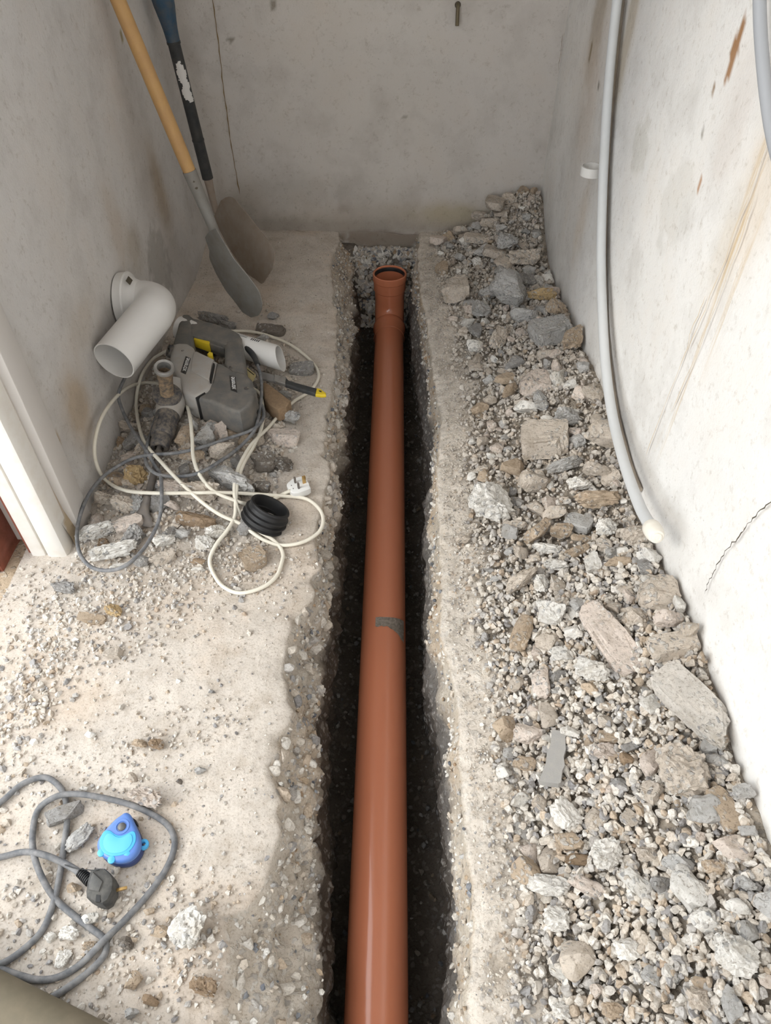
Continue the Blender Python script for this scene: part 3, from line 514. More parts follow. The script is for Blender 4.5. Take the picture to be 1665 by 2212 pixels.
# left pile -------------------------------------------------------
LEFT = [
 (209, 1144, 92, 62, -32, 'agg', 'W', 'white speckled concrete lump inside the grey cable loop, nearest the door frame'),
 (246, 1190, 104, 56, -18, 'agg', 'W', 'long white speckled concrete lump crossed by the bottom of the grey cable loop'),
 (224, 1077, 48, 52, 10, 'agg', 'B', 'knobbly beige lump against the foot of the left wall'),
 (266, 1088, 54, 50, 0, 'agg', 'B', 'knobbly pale lump between the left wall and the chisel tip'),
 (292, 1025, 52, 62, 0, 'agg', 'Y', 'ochre-sided concrete lump left of the drill chisel'),
 (278, 1131, 62, 52, -35, 'slab', 'P', 'smooth-faced pinkish slab piece left of the spade chisel tip'),
 (421, 1120, 92, 46, 5, 'big', 'N', 'dark brown earthy block right of the spade chisel tip'),
 (355, 1167, 50, 46, -20, 'agg', 'W', 'white jagged lump at the front of the pile, right of the cable loop'),
 (394, 1154, 34, 36, 0, 'med', 'G', 'small round grey speckled lump below the dark brown block'),
 (441, 1171, 44, 48, 0, 'agg', 'W', 'cream lump with a yellowish face at the front of the pile'),
 (467, 1148, 50, 40, -25, 'agg', 'W', 'white angular lump left of the black rubber seal'),
 (348, 1206, 64, 38, -25, 'big', 'B', 'beige-grey faceted lump at the front edge of the pile'),
 (305, 1214, 42, 42, 0, 'med', 'K', 'grey lump just right of the grey cable loop bottom'),
 (259, 1222, 46, 22, -20, 'agg', 'W', 'flat white sliver lying on the slab under the cable loop'),
 (249, 923, 56, 50, 10, 'agg', 'B', 'pinkish lump by the left wall beside the drill chuck'),
 (467, 913, 54, 32, -25, 'slab', 'P', 'pale wedge-shaped slab piece right of the drill chuck'),
 (609, 943, 80, 44, 12, 'slab', 'P', 'pale smooth rounded slab piece near the trench edge'),
 (401, 943, 36, 72, 8, 'big', 'T', 'tan coarse block standing behind the white cable'),
 (414, 984, 58, 46, 0, 'agg', 'T', 'tan pitted block under the crossing of the two cables'),
 (440, 946, 46, 56, -40, 'big', 'G', 'grey-white splintered piece right of the tan block'),
 (480, 972, 58, 50, -20, 'big', 'B', 'beige block between the two grey cable runs'),
 (500, 1032, 116, 78, 15, 'agg', 'G', 'large light grey aggregate block left of the white cable'),
 (568, 996, 54, 62, 0, 'big', 'D', 'dark brown-grey block beside the white cable'),
 (612, 1002, 46, 44, 0, 'agg', 'D', 'dark crumbly block above the white plug'),
 (565, 1053, 42, 38, 0, 'big', 'D', 'dark grey angular piece above the black rubber seal'),
 (431, 1060, 84, 66, 0, 'agg', 'B', 'beige aggregate block under the straight white cable run'),
 (371, 1052, 60, 52, 0, 'agg', 'P', 'pale block just right of the drill chisel'),
 (371, 1091, 36, 28, 0, 'med', 'P', 'small pale block below the straight white cable run'),
 (545, 1206, 56, 60, -35, 'slab', 'T', 'flat tan crust inside the lower white cable loop'),
 (626, 900, 52, 44, 20, 'agg', 'G', 'grey aggregate lump right of the brown brick piece'),
 (429, 1230, 32, 16, 0, 'med', 'W', 'small white chip on the slab in front of the pile'),
 (427, 1214, 36, 24, 0, 'med', 'N', 'small brown crumb heap in front of the pile'),
 (302, 1240, 16, 12, 0, 'med', 'W', 'tiny white chip below the grey cable loop'),
 (461, 688, 72, 36, 15, 'agg', 'K', 'dark grey jagged lump behind the drill handle'),
 (492, 702, 44, 26, 20, 'agg', 'K', 'grey jagged lump touching the white pipe offcut'),
 (585, 712, 62, 34, 5, 'slab', 'D', 'dark grey flat lump near the rounded shovel tip'),
 (566, 731, 32, 22, 0, 'med', 'G', 'small grey lump between the pipe offcut and the white cable'),
 (590, 683, 26, 24, 0, 'med', 'K', 'small round grey lump at the shovel tip'),
 (652, 797, 54, 34, 0, 'slab', 'K', 'low dark grey lump inside the upper white cable loop'),
 (610, 850, 40, 26, 0, 'agg', 'G', 'grey crumbly lump under the brush handle'),
 (265, 700, 10, 8, 0, 'med', 'G', None),
 (408, 2002, 70, 96, 25, 'agg', 'W', 'white and dark grey flint-studded lump on the slab near the viewer'),
 (345, 2012, 38, 34, 0, 'med', 'T', 'tan lump left of the flint-studded lump'),
 (318, 1722, 82, 56, 18, 'agg', 'P', 'pale cream flat-topped lump behind the grey cable loop'),
 (138, 1758, 78, 52, -20, 'slab', 'K', 'flat grey slate-like piece under the grey cable'),
 (172, 1810, 34, 74, 38, 'agg', 'G', 'grey craggy lump left of the blue tape measure'),
 (150, 2015, 46, 40, 0, 'agg', 'W', 'round white lump inside the grey cable loop'),
 (108, 2025, 24, 28, 20, 'med', 'W', 'small white chip left of the round white lump'),
 (272, 2036, 36, 36, 0, 'agg', 'D', 'dark brown crumb lump right of the crossing cables'),
 (322, 1969, 24, 20, 0, 'med', 'T', 'small round orange-tan pebble below the black plug'),
 (195, 1985, 36, 32, 0, 'med', 'W', 'small white lump beside the cable crossing'),
 (196, 2045, 40, 30, 0, 'agg', 'T', 'tan lump touching the cable crossing'),
 (135, 2070, 30, 46, 20, 'agg', 'W', 'upright white splinter below the round white lump'),
 (300, 1605, 36, 28, 0, 'agg', 'T', 'tan crumb pair on the middle of the slab'), (338, 1607, 36, 30, 0, 'agg', 'N', 'brown crumb right of the tan one, mid slab'),
 (195, 1588, 26, 24, 0, 'med', 'W', 'white stone alone on the slab left of the crumbs'), (283, 1678, 26, 26, 0, 'med', 'B', 'pale stone above the cream lump'),
 (432, 1665, 28, 22, 0, 'med', 'G', 'grey-white stone alone on the slab'), (387, 1688, 16, 16, 0, 'med', 'D', 'tiny dark stone below the grey-white stone'), (458, 1495, 16, 12, 0, 'med', 'K', 'tiny blue-grey stone alone on the bare slab'),
 (180, 1705, 24, 16, 0, 'med', 'W', 'white chip touching the grey cable top'), (160, 1918, 32, 30, 0, 'med', 'T', 'tan lump left of the black plug'),
 (120, 1268, 54, 40, 10, 'agg', 'K', 'grey cracked mortar lump by the door frame foot'), (245, 1318, 40, 36, 0, 'agg', 'Y', 'orange-brown clay crumb on the slab by the door'), (200, 1335, 60, 34, 0, 'slab', 'T', 'flat tan clay patch on the slab by the door'),
 (245, 1410, 44, 30, 0, 'slab', 'B', 'flat beige mortar flake on the slab'),
 (440, 2130, 66, 44, 10, 'agg', 'N', 'brown lump at the broken slab corner near the viewer'), (290, 2120, 30, 44, 20, 'med', 'T', 'tan splinter in front of the grey cable'), (284, 2190, 34, 28, 0, 'med', 'G', 'grey stone at the bottom of the slab'), (325, 2160, 40, 30, 0, 'med', 'N', 'brown stone beside the muddy pole'),
]
for q in LEFT:
    if q[7]: chunk(*q[:7], q[7], lift=.42, lzf=.85)
RIGHT = [
 (1176, 949, 100, 92, 10, 'plank', 'B', 'large smooth beige slab fragment in the upper middle of the heap'),
 (1061, 1082, 98, 106, 0, 'agg', 'W', 'big round white aggregate lump on the trench side of the heap'),
 (1226, 898, 60, 50, 0, 'agg', 'G', 'rounded grey lump above the smooth beige slab fragment'),
 (1300, 937, 78, 76, 0, 'big', 'B', 'beige block beside the hanging pipe, upper heap'),
 (1109, 1008, 54, 46, 15, 'slab', 'T', 'flat tan piece above the big round white lump'),
 (1217, 1002, 84, 46, -22, 'agg', 'G', 'long grey-white lump below the smooth beige slab fragment'),
 (1157, 1036, 78, 60, -15, 'big', 'B', 'beige wedge right of the flat tan piece'),
 (1290, 1015, 62, 46, 15, 'big', 'B', 'grey-beige block left of the hanging pipe curve'),
 (1251, 1045, 56, 50, 0, 'agg', 'W', 'whitish lump with dark flint corner in mid heap'),
 (1292, 1075, 108, 60, -8, 'agg', 'T', 'wide tan rough block left of the pipe end'),
 (1164, 1144, 84, 52, -48, 'big', 'T', 'slanting elongated tan slab right of the big round lump'),
 (1212, 1146, 50, 42, 0, 'big', 'T', 'tan block between the slanting slab and the grey triangle'),
 (1250, 1130, 58, 44, 30, 'slab', 'G', 'flat grey triangular tile piece in mid heap'),
 (1311, 1137, 48, 54, 0, 'agg', 'W', 'round cream lump left of the pipe end cap'),
 (1375, 1153, 62, 64, 0, 'agg', 'B', 'grey-beige lump directly under the pipe end cap'),
 (1268, 1163, 74, 20, 0, 'slab', 'T', 'long thin flat tan slab below the grey triangle'),
 (1245, 1190, 62, 32, -20, 'big', 'T', 'small slanting block with a reddish end'),
 (1183, 1183, 68, 34, 10, 'agg', 'W', 'long white lump below the slanting tan slab'),
 (1281, 1218, 36, 66, 12, 'big', 'W', 'upright white splinter in mid heap'),
 (1201, 1218, 56, 42, 0, 'agg', 'W', 'white lump left of the upright splinter'),
 (1125, 1250, 96, 56, -48, 'agg', 'B', 'large cream and tan block on the trench side below the round lump'),
 (1171, 1259, 36, 50, 0, 'agg', 'W', 'white pointed lump right of the cream and tan block'),
 (1334, 1213, 60, 30, 0, 'big', 'T', 'tan block below the pipe end cap'),
 (1392, 1227, 30, 42, -8, 'slab', 'K', 'thin dark grey tile fragment standing below the pipe end cap'),
 (1428, 1277, 110, 84, 5, 'plank', 'B', 'large beige block at the wall below the pipe end cap'),
 (1187, 1319, 66, 72, 35, 'big', 'W', 'big bright white wedge in mid heap'),
 (1127, 1367, 42, 100, 22, 'big', 'T', 'long tan and white block standing on the trench side'),
 (1318, 1380, 74, 168, -22, 'plank', 'P', 'largest smooth pinkish slab fragment lying lengthwise in the heap'),
 (1378, 1330, 50, 52, 0, 'agg', 'B', 'knobbly lump right of the pinkish slab fragment'),
 (1447, 1337, 64, 60, -10, 'big', 'P', 'pale smooth-topped lump below the large beige block'),
 (1507, 1303, 32, 44, 0, 'big', 'W', 'white-grey stone against the wall beside the crack'),
 (1463, 1395, 128, 62, -8, 'plank', 'B', 'wide beige slab fragment near the wall'),
 (1511, 1360, 48, 46, 0, 'big', 'B', 'beige stone against the wall above the wide slab fragment'),
 (1535, 1420, 30, 34, 0, 'med', 'T', 'tan stone in the shadow of the wall'),
 (1277, 1443, 74, 78, 0, 'agg', 'W', 'white rough lump at the lower end of the pinkish slab fragment'),
 (1500, 1522, 88, 190, -36, 'plank', 'L', 'very large grey-white aggregate block leaning to the wall'),
 (1476, 1659, 106, 140, 0, 'agg', 'B', 'very large cream aggregate block below the grey-white one'),
 (1517, 1751, 74, 84, -15, 'big', 'G', 'pale grey faceted lump with sharp edges near the wall'),
 (1563, 1750, 58, 100, -22, 'slab', 'T', 'tan slab tucked behind the faceted lump'),
 (1582, 1829, 84, 58, 12, 'slab', 'P', 'pale flat slab below the tan slab'),
 (1541, 1873, 48, 44, 0, 'agg', 'T', 'tan crumbly lump left of the pale flat slab'),
 (1192, 1645, 50, 112, 12, 'tile', 'K', 'thin flat grey concrete tile with crisp edges on the gravel'),
 (1130, 1650, 52, 42, 0, 'big', 'T', 'tan stone left of the thin grey tile'),
 (1304, 1622, 60, 46, 0, 'agg', 'P', 'pale lump right of the thin grey tile'),
 (1141, 1586, 64, 52, 10, 'big', 'P', 'pale lump above the thin grey tile'),
 (1231, 1579, 42, 38, 0, 'med', 'W', 'white stone at the upper corner of the thin grey tile'),
 (1222, 1760, 60, 88, -28, 'agg', 'W', 'white long lump below the thin grey tile'),
 (1309, 1843, 68, 78, -15, 'agg', 'W', 'white rough lump in the lower middle of the heap'),
 (1185, 1912, 94, 56, 8, 'agg', 'W', 'white lump with grey flints on the trench side'),
 (1264, 1914, 78, 42, 20, 'big', 'P', 'long pale block right of the flinty lump'),
 (1203, 1983, 60, 62, 0, 'agg', 'W', 'white lump below the flinty lump'),
 (1590, 2063, 88, 104, 10, 'agg', 'W', 'big white nodular lump by the wall nearest the viewer'),
 (1355, 2050, 58, 64, 0, 'agg', 'W', 'white and tan lump in the near gravel'),
 (1405, 2110, 40, 50, 0, 'med', 'G', 'smooth grey oval stone in the near gravel'),
 (1290, 2142, 32, 36, 0, 'med', 'P', 'small cream stone in the near gravel'),
 (1323, 2183, 48, 40, 0, 'agg', 'T', 'tan lump at the near end of the gravel'),
 (1212, 2183, 46, 42, 0, 'agg', 'W', 'white lump at the near end beside the slab edge'),
 (1507, 2155, 52, 62, 0, 'agg', 'B', 'beige lump below the big white nodular lump'),
 (1580, 2172, 44, 84, 0, 'big', 'G', 'upright grey-white stone at the near end by the wall'),
 (1248, 1856, 58, 32, 5, 'big', 'N', 'brown brick-like piece left of the white rough lump'),
 (1366, 1609, 52, 26, -25, 'slab', 'K', 'flat grey oval flake above the brown stone'),
 (1355, 1638, 36, 34, 0, 'big', 'N', 'brown angular stone under the flat grey flake'),
 (1553, 1641, 46, 46, 0, 'med', 'G', 'blue-grey round stone near the wall'),
 (1088, 1668, 34, 40, 0, 'med', 'W', 'white stone left of the tan stone'),
 (1626, 1712, 62, 46, 10, 'big', 'G', 'grey block against the wall right of the faceted lump'),
 (1618, 1797, 42, 40, 0, 'med', 'G', 'grey stone right of the pale flat slab'),
 (1125, 1728, 46, 42, 0, 'med', 'W', 'white stone below the tan stone'),
 (1164, 1737, 32, 46, 0, 'med', 'B', 'beige stone right of the white stone below the tile'),
 (1396, 1843, 46, 52, 0, 'agg', 'B', 'beige lump right of the lower middle white lump'),
 (1612, 1907, 46, 46, 0, 'agg', 'G', 'grey lump by the wall below the pale flat slab'),
 (1560, 1590, 26, 44, 0, 'med', 'T', 'brown-tan stone in the gap beside the wall'),
 (1600, 1960, 60, 44, 10, 'med', 'W', 'white stone above the big white nodular lump'),
 (1000, 1165, 34, 26, 0, 'med', 'B', 'small beige stone at the slab edge left of the heap'),
 (948, 517, 40, 28, 10, 'slab', 'P', 'pale wedge at the far end of the trench'),
 (1033, 515, 64, 28, -14, 'slab', 'B', 'long flat slab below the far corner pile'),
 (1097, 517, 48, 42, 0, 'agg', 'G', 'grey lump in the far corner pile'),
 (1068, 545, 50, 34, 10, 'slab', 'B', 'smooth flat piece below the far corner pile'),
 (1090, 567, 38, 34, 35, 'slab', 'B', 'smooth rounded flake below the far corner pile'),
 (1132, 556, 68, 48, 12, 'agg', 'B', 'aggregate lump at the wall below the far corner pile'),
 (953, 580, 30, 34, 0, 'slab', 'T', 'tan flat piece at the far trench edge'),
 (983, 623, 62, 66, 0, 'plank', 'B', 'wide dusty slab fragment near the pipe socket'),
 (1098, 622, 80, 92, 12, 'big', 'G', 'big grey-beige block in the far part of the heap'),
 (1138, 607, 38, 32, 0, 'slab', 'K', 'dark grey smooth flake right of the big grey-beige block'),
 (1170, 634, 64, 38, 5, 'agg', 'Y', 'ochre mossy lump against the wall in the far heap'),
 (1212, 662, 62, 42, 35, 'agg', 'T', 'tan pitted lump right of the ochre one'),
 (1132, 676, 62, 40, 0, 'big', 'G', 'grey block below the ochre lump'),
 (1189, 715, 88, 68, -14, 'plank', 'G', 'large grey flat slab fragment in the far heap'),
 (1241, 733, 48, 70, 25, 'big', 'T', 'tan block at the wall beside the large grey slab'),
 (1078, 728, 36, 62, 20, 'agg', 'B', 'upright beige lump left of the large grey slab'),
 (1041, 668, 42, 50, 0, 'big', 'G', 'grey lump near the dusty slab fragment'),
 (1026, 712, 28, 32, 0, 'slab', 'K', 'small dark flat piece in the far heap'),
 (1111, 783, 58, 28, -28, 'slab', 'K', 'slanting dark flat slab below the upright beige lump'),
 (1184, 780, 38, 20, -20, 'slab', 'D', 'dark olive flake below the large grey slab'),
 (1153, 826, 70, 66, 0, 'plank', 'P', 'pale rounded slab fragment above the heap middle'),
 (1089, 818, 46, 28, -10, 'slab', 'T', 'tan flat stone left of the pale rounded slab'),
 (1100, 843, 42, 34, -35, 'big', 'T', 'tan angular stone below the tan flat stone'),
 (1029, 794, 34, 20, 0, 'slab', 'B', 'small beige flat stone near the trench in the far heap'),
 (1129, 412, 34, 18, -20, 'slab', 'T', 'topmost tan flake in the far corner'),
 (1070, 438, 38, 44, 15, 'slab', 'B', 'smooth beige piece leaning on the back wall'),
 (1100, 432, 40, 34, 0, 'big', 'B', 'beige block on top of the far corner pile'),
 (1121, 474, 44, 58, 0, 'agg', 'K', 'dark aggregate lump in the far corner pile'),
 (1080, 458, 38, 18, -20, 'slab', 'B', 'thin flat piece under the leaning smooth piece'),
 (1143, 433, 20, 20, 0, 'med', 'G', 'small grey stone high in the far corner'), (1143, 451, 20, 20, 0, 'med', 'K', 'small dark stone under the high grey one'),
 (1063, 480, 54, 26, 0, 'big', 'B', 'wide beige block at the foot of the back wall'),
 (1034, 466, 34, 22, 0, 'big', 'B', 'small beige block against the back wall'), (1034, 488, 34, 22, 0, 'med', 'G', 'small grey block below the one at the back wall'), (997, 497, 38, 24, 0, 'med', 'B', 'beige stone left end of the far corner pile'),
]
TILE = None
def tile_mesh():
    r = np.random.default_rng(77); pts = [(-.9, -1), (.55, -1), (.75, -.85), (.8, -.5), (1, -.3), (.85, 0), (1, .3), (.9, .75), (1, .95), (-.1, 1), (-.3, .9), (-.35, .35), (-.6, .1), (-.62, -.3), (-1, -.9)]
    pts = smooth_loop(pts, 2); bm = bmesh.new(); b_ = [bm.verts.new((x, y, -1)) for x, y in pts]; t_ = [bm.verts.new((x * .97, y * .98, 1)) for x, y in pts]; n = len(pts)
    bm.faces.new(b_[::-1]); bm.faces.new(t_)
    for i in range(n): bm.faces.new((b_[i], b_[(i + 1) % n], t_[(i + 1) % n], t_[i]))
    me = bpy.data.meshes.new('concrete_tile'); bm.to_mesh(me); bm.free(); me.materials.append(simple('flat_grey_tile', (.34, .33, .315), .85, .2, dirt=(.42, .39, .35), damt=.4, dsc=90, bmp=.3)); return me
for q in RIGHT:
    if q[5] == 'tile': o = chunk(*q[:5], 'slab', q[6], q[7], meshes=[tile_mesh()], lzf=.12, lift=.9, name='concrete_tile', cat='tile'); o.scale[2] = .006; o.location.z += .016
    else: chunk(*q[:7], q[7], lift=.55)

def zone(x, y):
    if x < 0:
        if y > .95: return ('small broken concrete lump in the pile under the drill and cables', 'small lumps in the left pile')
        return ('small crumb of concrete lying on the bare slab', 'crumbs on the slab')
    if y > 1.75: return ('small concrete lump in the far shaded part of the right heap', 'small lumps in the far heap')
    if y > 1.1: return ('small concrete lump in the upper middle of the right heap', 'small lumps in the upper middle heap')
    if y > .65: return ('small concrete lump in the middle of the right heap beside the long slab', 'small lumps in the middle heap')
    return ('small concrete lump in the near part of the right heap', 'small lumps in the near heap')
def free(x, y, r, pack): return all((x - a) ** 2 + (y - b) ** 2 > (pack * (r + c)) ** 2 for a, b, c in placed)
def scatter(n, mset, size, name, cat, area, pal, pack=.62, word=None, tries=9000, lzr=(.55, .9)):
    k = 0
    while k < n and tries:
        tries -= 1; x, y = area(); r = random.uniform(*size) / 2
        if not free(x, y, r, pack): continue
        z = float(gz(x, y)); o = bpy.data.objects.new(name, random.choice(mset)); COL.objects.link(o)
        s = (r * random.uniform(.85, 1.3), r * random.uniform(.75, 1.05), r * random.uniform(*lzr))
        if x > 0: x = min(x, XR - s[0] * 1.05)
        o.location = (x, y, z + s[2] * .45); o.rotation_euler = (random.uniform(-.4, .4), random.uniform(-.4, .4), random.uniform(0, 6.28)); o.scale = s
        ck_ = random.choice(pal); c = np.array(CLR[ck_]) * random.uniform(.85, 1.1); o.color = (*c, 1); lb, gr = zone(x, y)
        if word: lb = lb.replace('concrete lump', word).replace('broken concrete lump', word).replace('broken ', ''); gr = gr.replace('lumps', cat + 's')
        wd_ = {'W': 'white', 'B': 'beige', 'T': 'tan', 'G': 'grey', 'P': 'pinkish', 'K': 'dark grey', 'N': 'brown', 'D': 'dark'}[ck_]; lb = lb.replace('small ', 'small ' + wd_ + ' ', 1); gr = gr.replace('small ', 'small ' + wd_ + ' ', 1)
        tag(o, lb, cat, gr); placed.append((x, y, r)); k += 1
def a_heap():
    y = random.uniform(.2, 2.62); e = float(eR(y)); x = e + .07 + (XR - .015 - e - .07) * random.random() ** .75; return x, y
def a_left():
    while True:
        x, y = random.gauss(-.50, .13), random.gauss(1.38, .22)
        if XL + .03 < x < -.25 and 1.0 < y < 1.85: return x, y
scatter(125, MED, (.028, .052), 'concrete_chunk', 'concrete chunk', a_heap, 'WBBTGPG', .60)
scatter(70, MED + AGG[:4], (.028, .058), 'concrete_chunk', 'concrete chunk', a_left, 'BBGKPTNK', .52)
scatter(215, STN, (.015, .027), 'stone', 'stone', a_heap, 'WWBBTGGKP', .55, 'angular stone')
scatter(60, STN, (.012, .024), 'stone', 'stone', a_left, 'BBGKPWN', .5, 'angular stone')

# gravel and crumbs nobody could count: merged small stones
def templ(seed, sub, npl=6):
    me = rock('t', seed, sub, npl, rough=.06, smooth=False, dr=(.34, .62)); v = np.array([q.co for q in me.vertices]); f = np.array([list(p.vertices) for p in me.polygons]); bpy.data.meshes.remove(me); return v, f
T1 = [templ(900 + i, 2, 11) for i in range(8)]; T0 = [templ(950 + i, 1, 6) for i in range(8)]
PAL = np.array([(.76, .73, .68), (.60, .53, .45), (.66, .62, .56), (.46, .45, .44), (.27, .28, .30), (.50, .39, .28), (.62, .57, .5), (.17, .18, .205), (.78, .76, .72), (.42, .30, .2)]); PW = np.array([.17, .17, .17, .13, .07, .08, .1, .04, .05, .02]); PW /= PW.sum()
def gravel(name, label, pts, radii, T, mat, pal=PAL, pw=PW, parent=None, sink=.35):
    n = len(pts); idx = rng.integers(0, len(T), n); Vs, Fs, Cs = [], [], []; off = 0
    cols = pal[rng.choice(len(pal), n, p=pw)] * rng.uniform(.85, 1.1, (n, 1))
    du = (.35 + .35 * sstep((pts[:, 1] - .7) / .9))[:, None]; dc = np.array((.53, .475, .415)) * rng.uniform(.8, 1.12, (n, 1))
    if pal is PAL: cols = cols * (1 - du) + dc * du
    for t_, (tv, tf) in enumerate(T):
        I = np.where(idx == t_)[0]; m = len(I)
        if not m: continue
        e = rng.uniform(0, 6.28, (m, 3)); Rm = np.array([np.array(Euler(a).to_matrix()) for a in e]); sc = radii[I][:, None] * rng.uniform(.6, 1.15, (m, 3))
        v = np.einsum('mij,mkj->mki', Rm, tv[None] * sc[:, None, :]) + pts[I][:, None, :]; v[..., 2] += (radii[I] * (1 - sink * 2) * .5)[:, None]
        Vs.append(v.reshape(-1, 3)); Fs.append((tf[None] + (np.arange(m) * len(tv))[:, None, None]).reshape(-1, 3) + off); off += m * len(tv); Cs.append(np.repeat(cols[I], len(tv), 0))
    o = mk(name, np.vstack(Vs), np.vstack(Fs), mat, parent, smooth=False, col=np.clip(np.vstack(Cs), 0, 1)); return tag(o, label, 'gravel', kind='stuff')
def sample_heap(n, lo=.05, p=.8):
    y = rng.uniform(.14, 2.64, n); e = eR(y) + lo; x = e + (XR - .012 - e) * rng.random(n) ** p
    # patches of fines stay clearer of stones
    keep = fbm(np.stack([x, y, x * 0], -1), 7, 3, 88) + rng.uniform(-.5, .8, n) > -.1
    return x[keep], y[keep]
x, y = sample_heap(7000); y2 = rng.uniform(.14, 1.0, 3200); e2 = eR(y2) + .06; x2 = e2 + (XR - .012 - e2) * rng.random(3200) ** .85; x = np.hstack([x, x2]); y = np.hstack([y, y2]); r_ = rng.uniform(.0040, .0088, len(x)); gravel('gravel', 'loose mixed gravel and crushed concrete covering the right heap', np.stack([x, y, gz(x, y) + rng.uniform(-.006, .007, len(x))], -1), r_, T1, M['gravel'])
x, y = sample_heap(17000, .03, .9); r_ = rng.uniform(.002, .0048, len(x)); gravel('fine_gravel', 'fine chippings between the larger stones of the right heap', np.stack([x, y, gz(x, y) + rng.uniform(-.008, .003, len(x))], -1), r_, T0, M['gravel'])
# chippings strewn over the slab strip by the trench
y = rng.uniform(.14, 2.5, 2600); x = eR(y) + .008 + rng.random(2600) ** 1.2 * .09; gravel('strewn_chippings', 'thin scatter of chippings on the pale slab edge right of the trench', np.stack([x, y, x * 0 + .001], -1), rng.uniform(.001, .0032, 2600), T0, M['gravel'])
# left slab: clusters
cl = [((220, 1330), (.11, .08), 800, .004), ((110, 1400), (.05, .15), 700, .0045), ((320, 1610), (.06, .04), 130, .0035), ((250, 1690), (.12, .03), 160, .003), ((180, 2060), (.13, .08), 500, .0050), ((440, 2080), (.07, .06), 240, .004), ((400, 1240), (.22, .06), 750, .0036), ((430, 1230), (.10, .04), 300, .003), ((450, 1560), (.06, .04), 90, .003), ((150, 1950), (.16, .1), 320, .0034), ((300, 2000), (.14, .12), 260, .003), ((600, 760), (.14, .2), 260, .0028), ((640, 560), (.1, .15), 90, .0025), ((20, 1560), (.04, .12), 320, .006), ((480, 1190), (.09, .05), 260, .003), ((610, 860), (.08, .10), 260, .004)]
PX, PR = [], []
for (px, py), sg, n, rr in cl:
    c_ = at(px, py); q = rng.normal(0, 1, (n, 2)) * np.array(sg) + c_[:2]; PX.append(q); PR.append(rr * rng.uniform(.35, 1.25, n) ** 1.5)
n = 2600; q = np.stack([rng.uniform(XL + .01, -.2, n), rng.uniform(.15, 2.6, n)], -1); PX.append(q); PR.append(rng.uniform(.0008, .0024, n))
n = 3800; q = np.stack([rng.uniform(XL + .01, -.28, n), rng.normal(1.38, .24, n)], -1); PX.append(q); PR.append(rng.uniform(.0022, .0075, n))
q = np.vstack(PX); r_ = np.hstack(PR); ok = (q[:, 0] < eL(q[:, 1]) - .003) & (q[:, 1] < YB - .02) & ((q[:, 0] > XL + .01) | (q[:, 1] < 1.0)); q, r_ = q[ok], r_[ok]
zz = pile(q[:, 0], q[:, 1]) + np.where(q[:, 0] < XL - .1, -.02, 0)
gravel('crumbs', 'grey and tan concrete crumbs strewn over the left slab', np.stack([q[:, 0], q[:, 1], zz], -1), r_, T0, M['gravel'], sink=.2)
def faces_agg(V, c0, c1, n, name, label):
    i = rng.integers(0, V.shape[0], n); j = rng.integers(c0, c1, n); p = V[i, j] + rng.normal(0, .002, (n, 3)); gravel(name, label, p, rng.uniform(.0018, .0075, n) * rng.random(n) ** .3, T0, M['gravel'], pal=PAL * .92, sink=.5)
VL = loft_left()[0]; faces_agg(VL, 122, 146, 2600, 'broken_edge_stones', 'grey and tan aggregate showing in the broken left face of the trench')
i_ = rng.integers(30, 330, 240); j_ = rng.integers(121, 143, 240); gravel('broken_edge_lumps', 'larger lumps of aggregate stuck in the broken left face of the trench', VL[i_, j_], rng.uniform(.006, .016, 240), T1, M['gravel'], sink=.6)
VR = loft_right()[0]; faces_agg(VR, 38, 60, 1500, 'broken_edge_stones', 'pale aggregate showing in the broken right face of the trench')
# pebbles at the far end and along the trench bed
n = 1500; x = rng.uniform(-.21, .10, n); y = rng.uniform(2.50, 2.655, n); z = -.325 + .25 * sstep((y - 2.50) / .15) + .01; gravel('trench_end_gravel', 'grey pebbles sloping down behind the pipe socket', np.stack([x, y, z], -1), rng.uniform(.004, .013, n), T1, M['gravel'], pal=PAL * .75)
n = 900; x = rng.uniform(-.16, .13, n); y = rng.uniform(.1, 2.5, n); gravel('trench_crumbs', 'dark crumbs of earth and stone on the trench bed', np.stack([x, y, x * 0 - .318], -1), rng.uniform(.002, .007, n), T0, M['gravel'], pal=PAL * .22)
# red and tan clods outside the door
def a_out(): return random.uniform(-1.0, -.80), random.uniform(.55, 1.0)
CLOD = [rock('clod', 700 + i, 2, 4, rough=.2, mat=M['clay']) for i in range(5)]
for k in range(34):
    x, y = a_out(); r0 = random.uniform(.008, .022); o = bpy.data.objects.new('clod', random.choice(CLOD)); COL.objects.link(o); o.location = (x, y, -.035 + r0 * .5); o.scale = (r0, r0 * .9, r0 * .7); o.rotation_euler = (0, 0, random.uniform(0, 6)); tag(o, 'reddish clod of earth outside the doorway', 'clod', 'reddish clods outside the doorway')

# ------------------------------------------------------------------ orange drain pipe
PXX, PZ, PR_ = -.019, -.262, .055
dp = thing('drain_pipe', 'long orange-brown plastic drain pipe lying in the trench', 'pipe', (PXX, 1.0, PZ - PR_))
a = lambda p: p
prof = [(0, PR_ - .004), (0, PR_), (2.64, PR_)]
lathe('pipe_barrel', (PXX, -.28, PZ), (0, 1, 0), prof, M['orange'], dp, 64)
lathe('pipe_socket', (PXX, 2.325, PZ), (0, 1, 0), [(0, PR_ + .001), (.002, .0575), (.055, .058), (.060, .0605), (.074, .0615), (.080, .0605), (.084, .0575), (.085, .055)], M['orange'], dp, 64)
bend = [(PXX, 2.39 + .082 * math.sin(t), PZ + .082 * (1 - math.cos(t))) for t in np.linspace(0, math.pi / 2, 16)] + [(PXX, 2.472, PZ + .11)]
tube('bend', bend, PR_ + .0005, M['orange'], dp, 48, cap=False)
ZT = PZ + .119
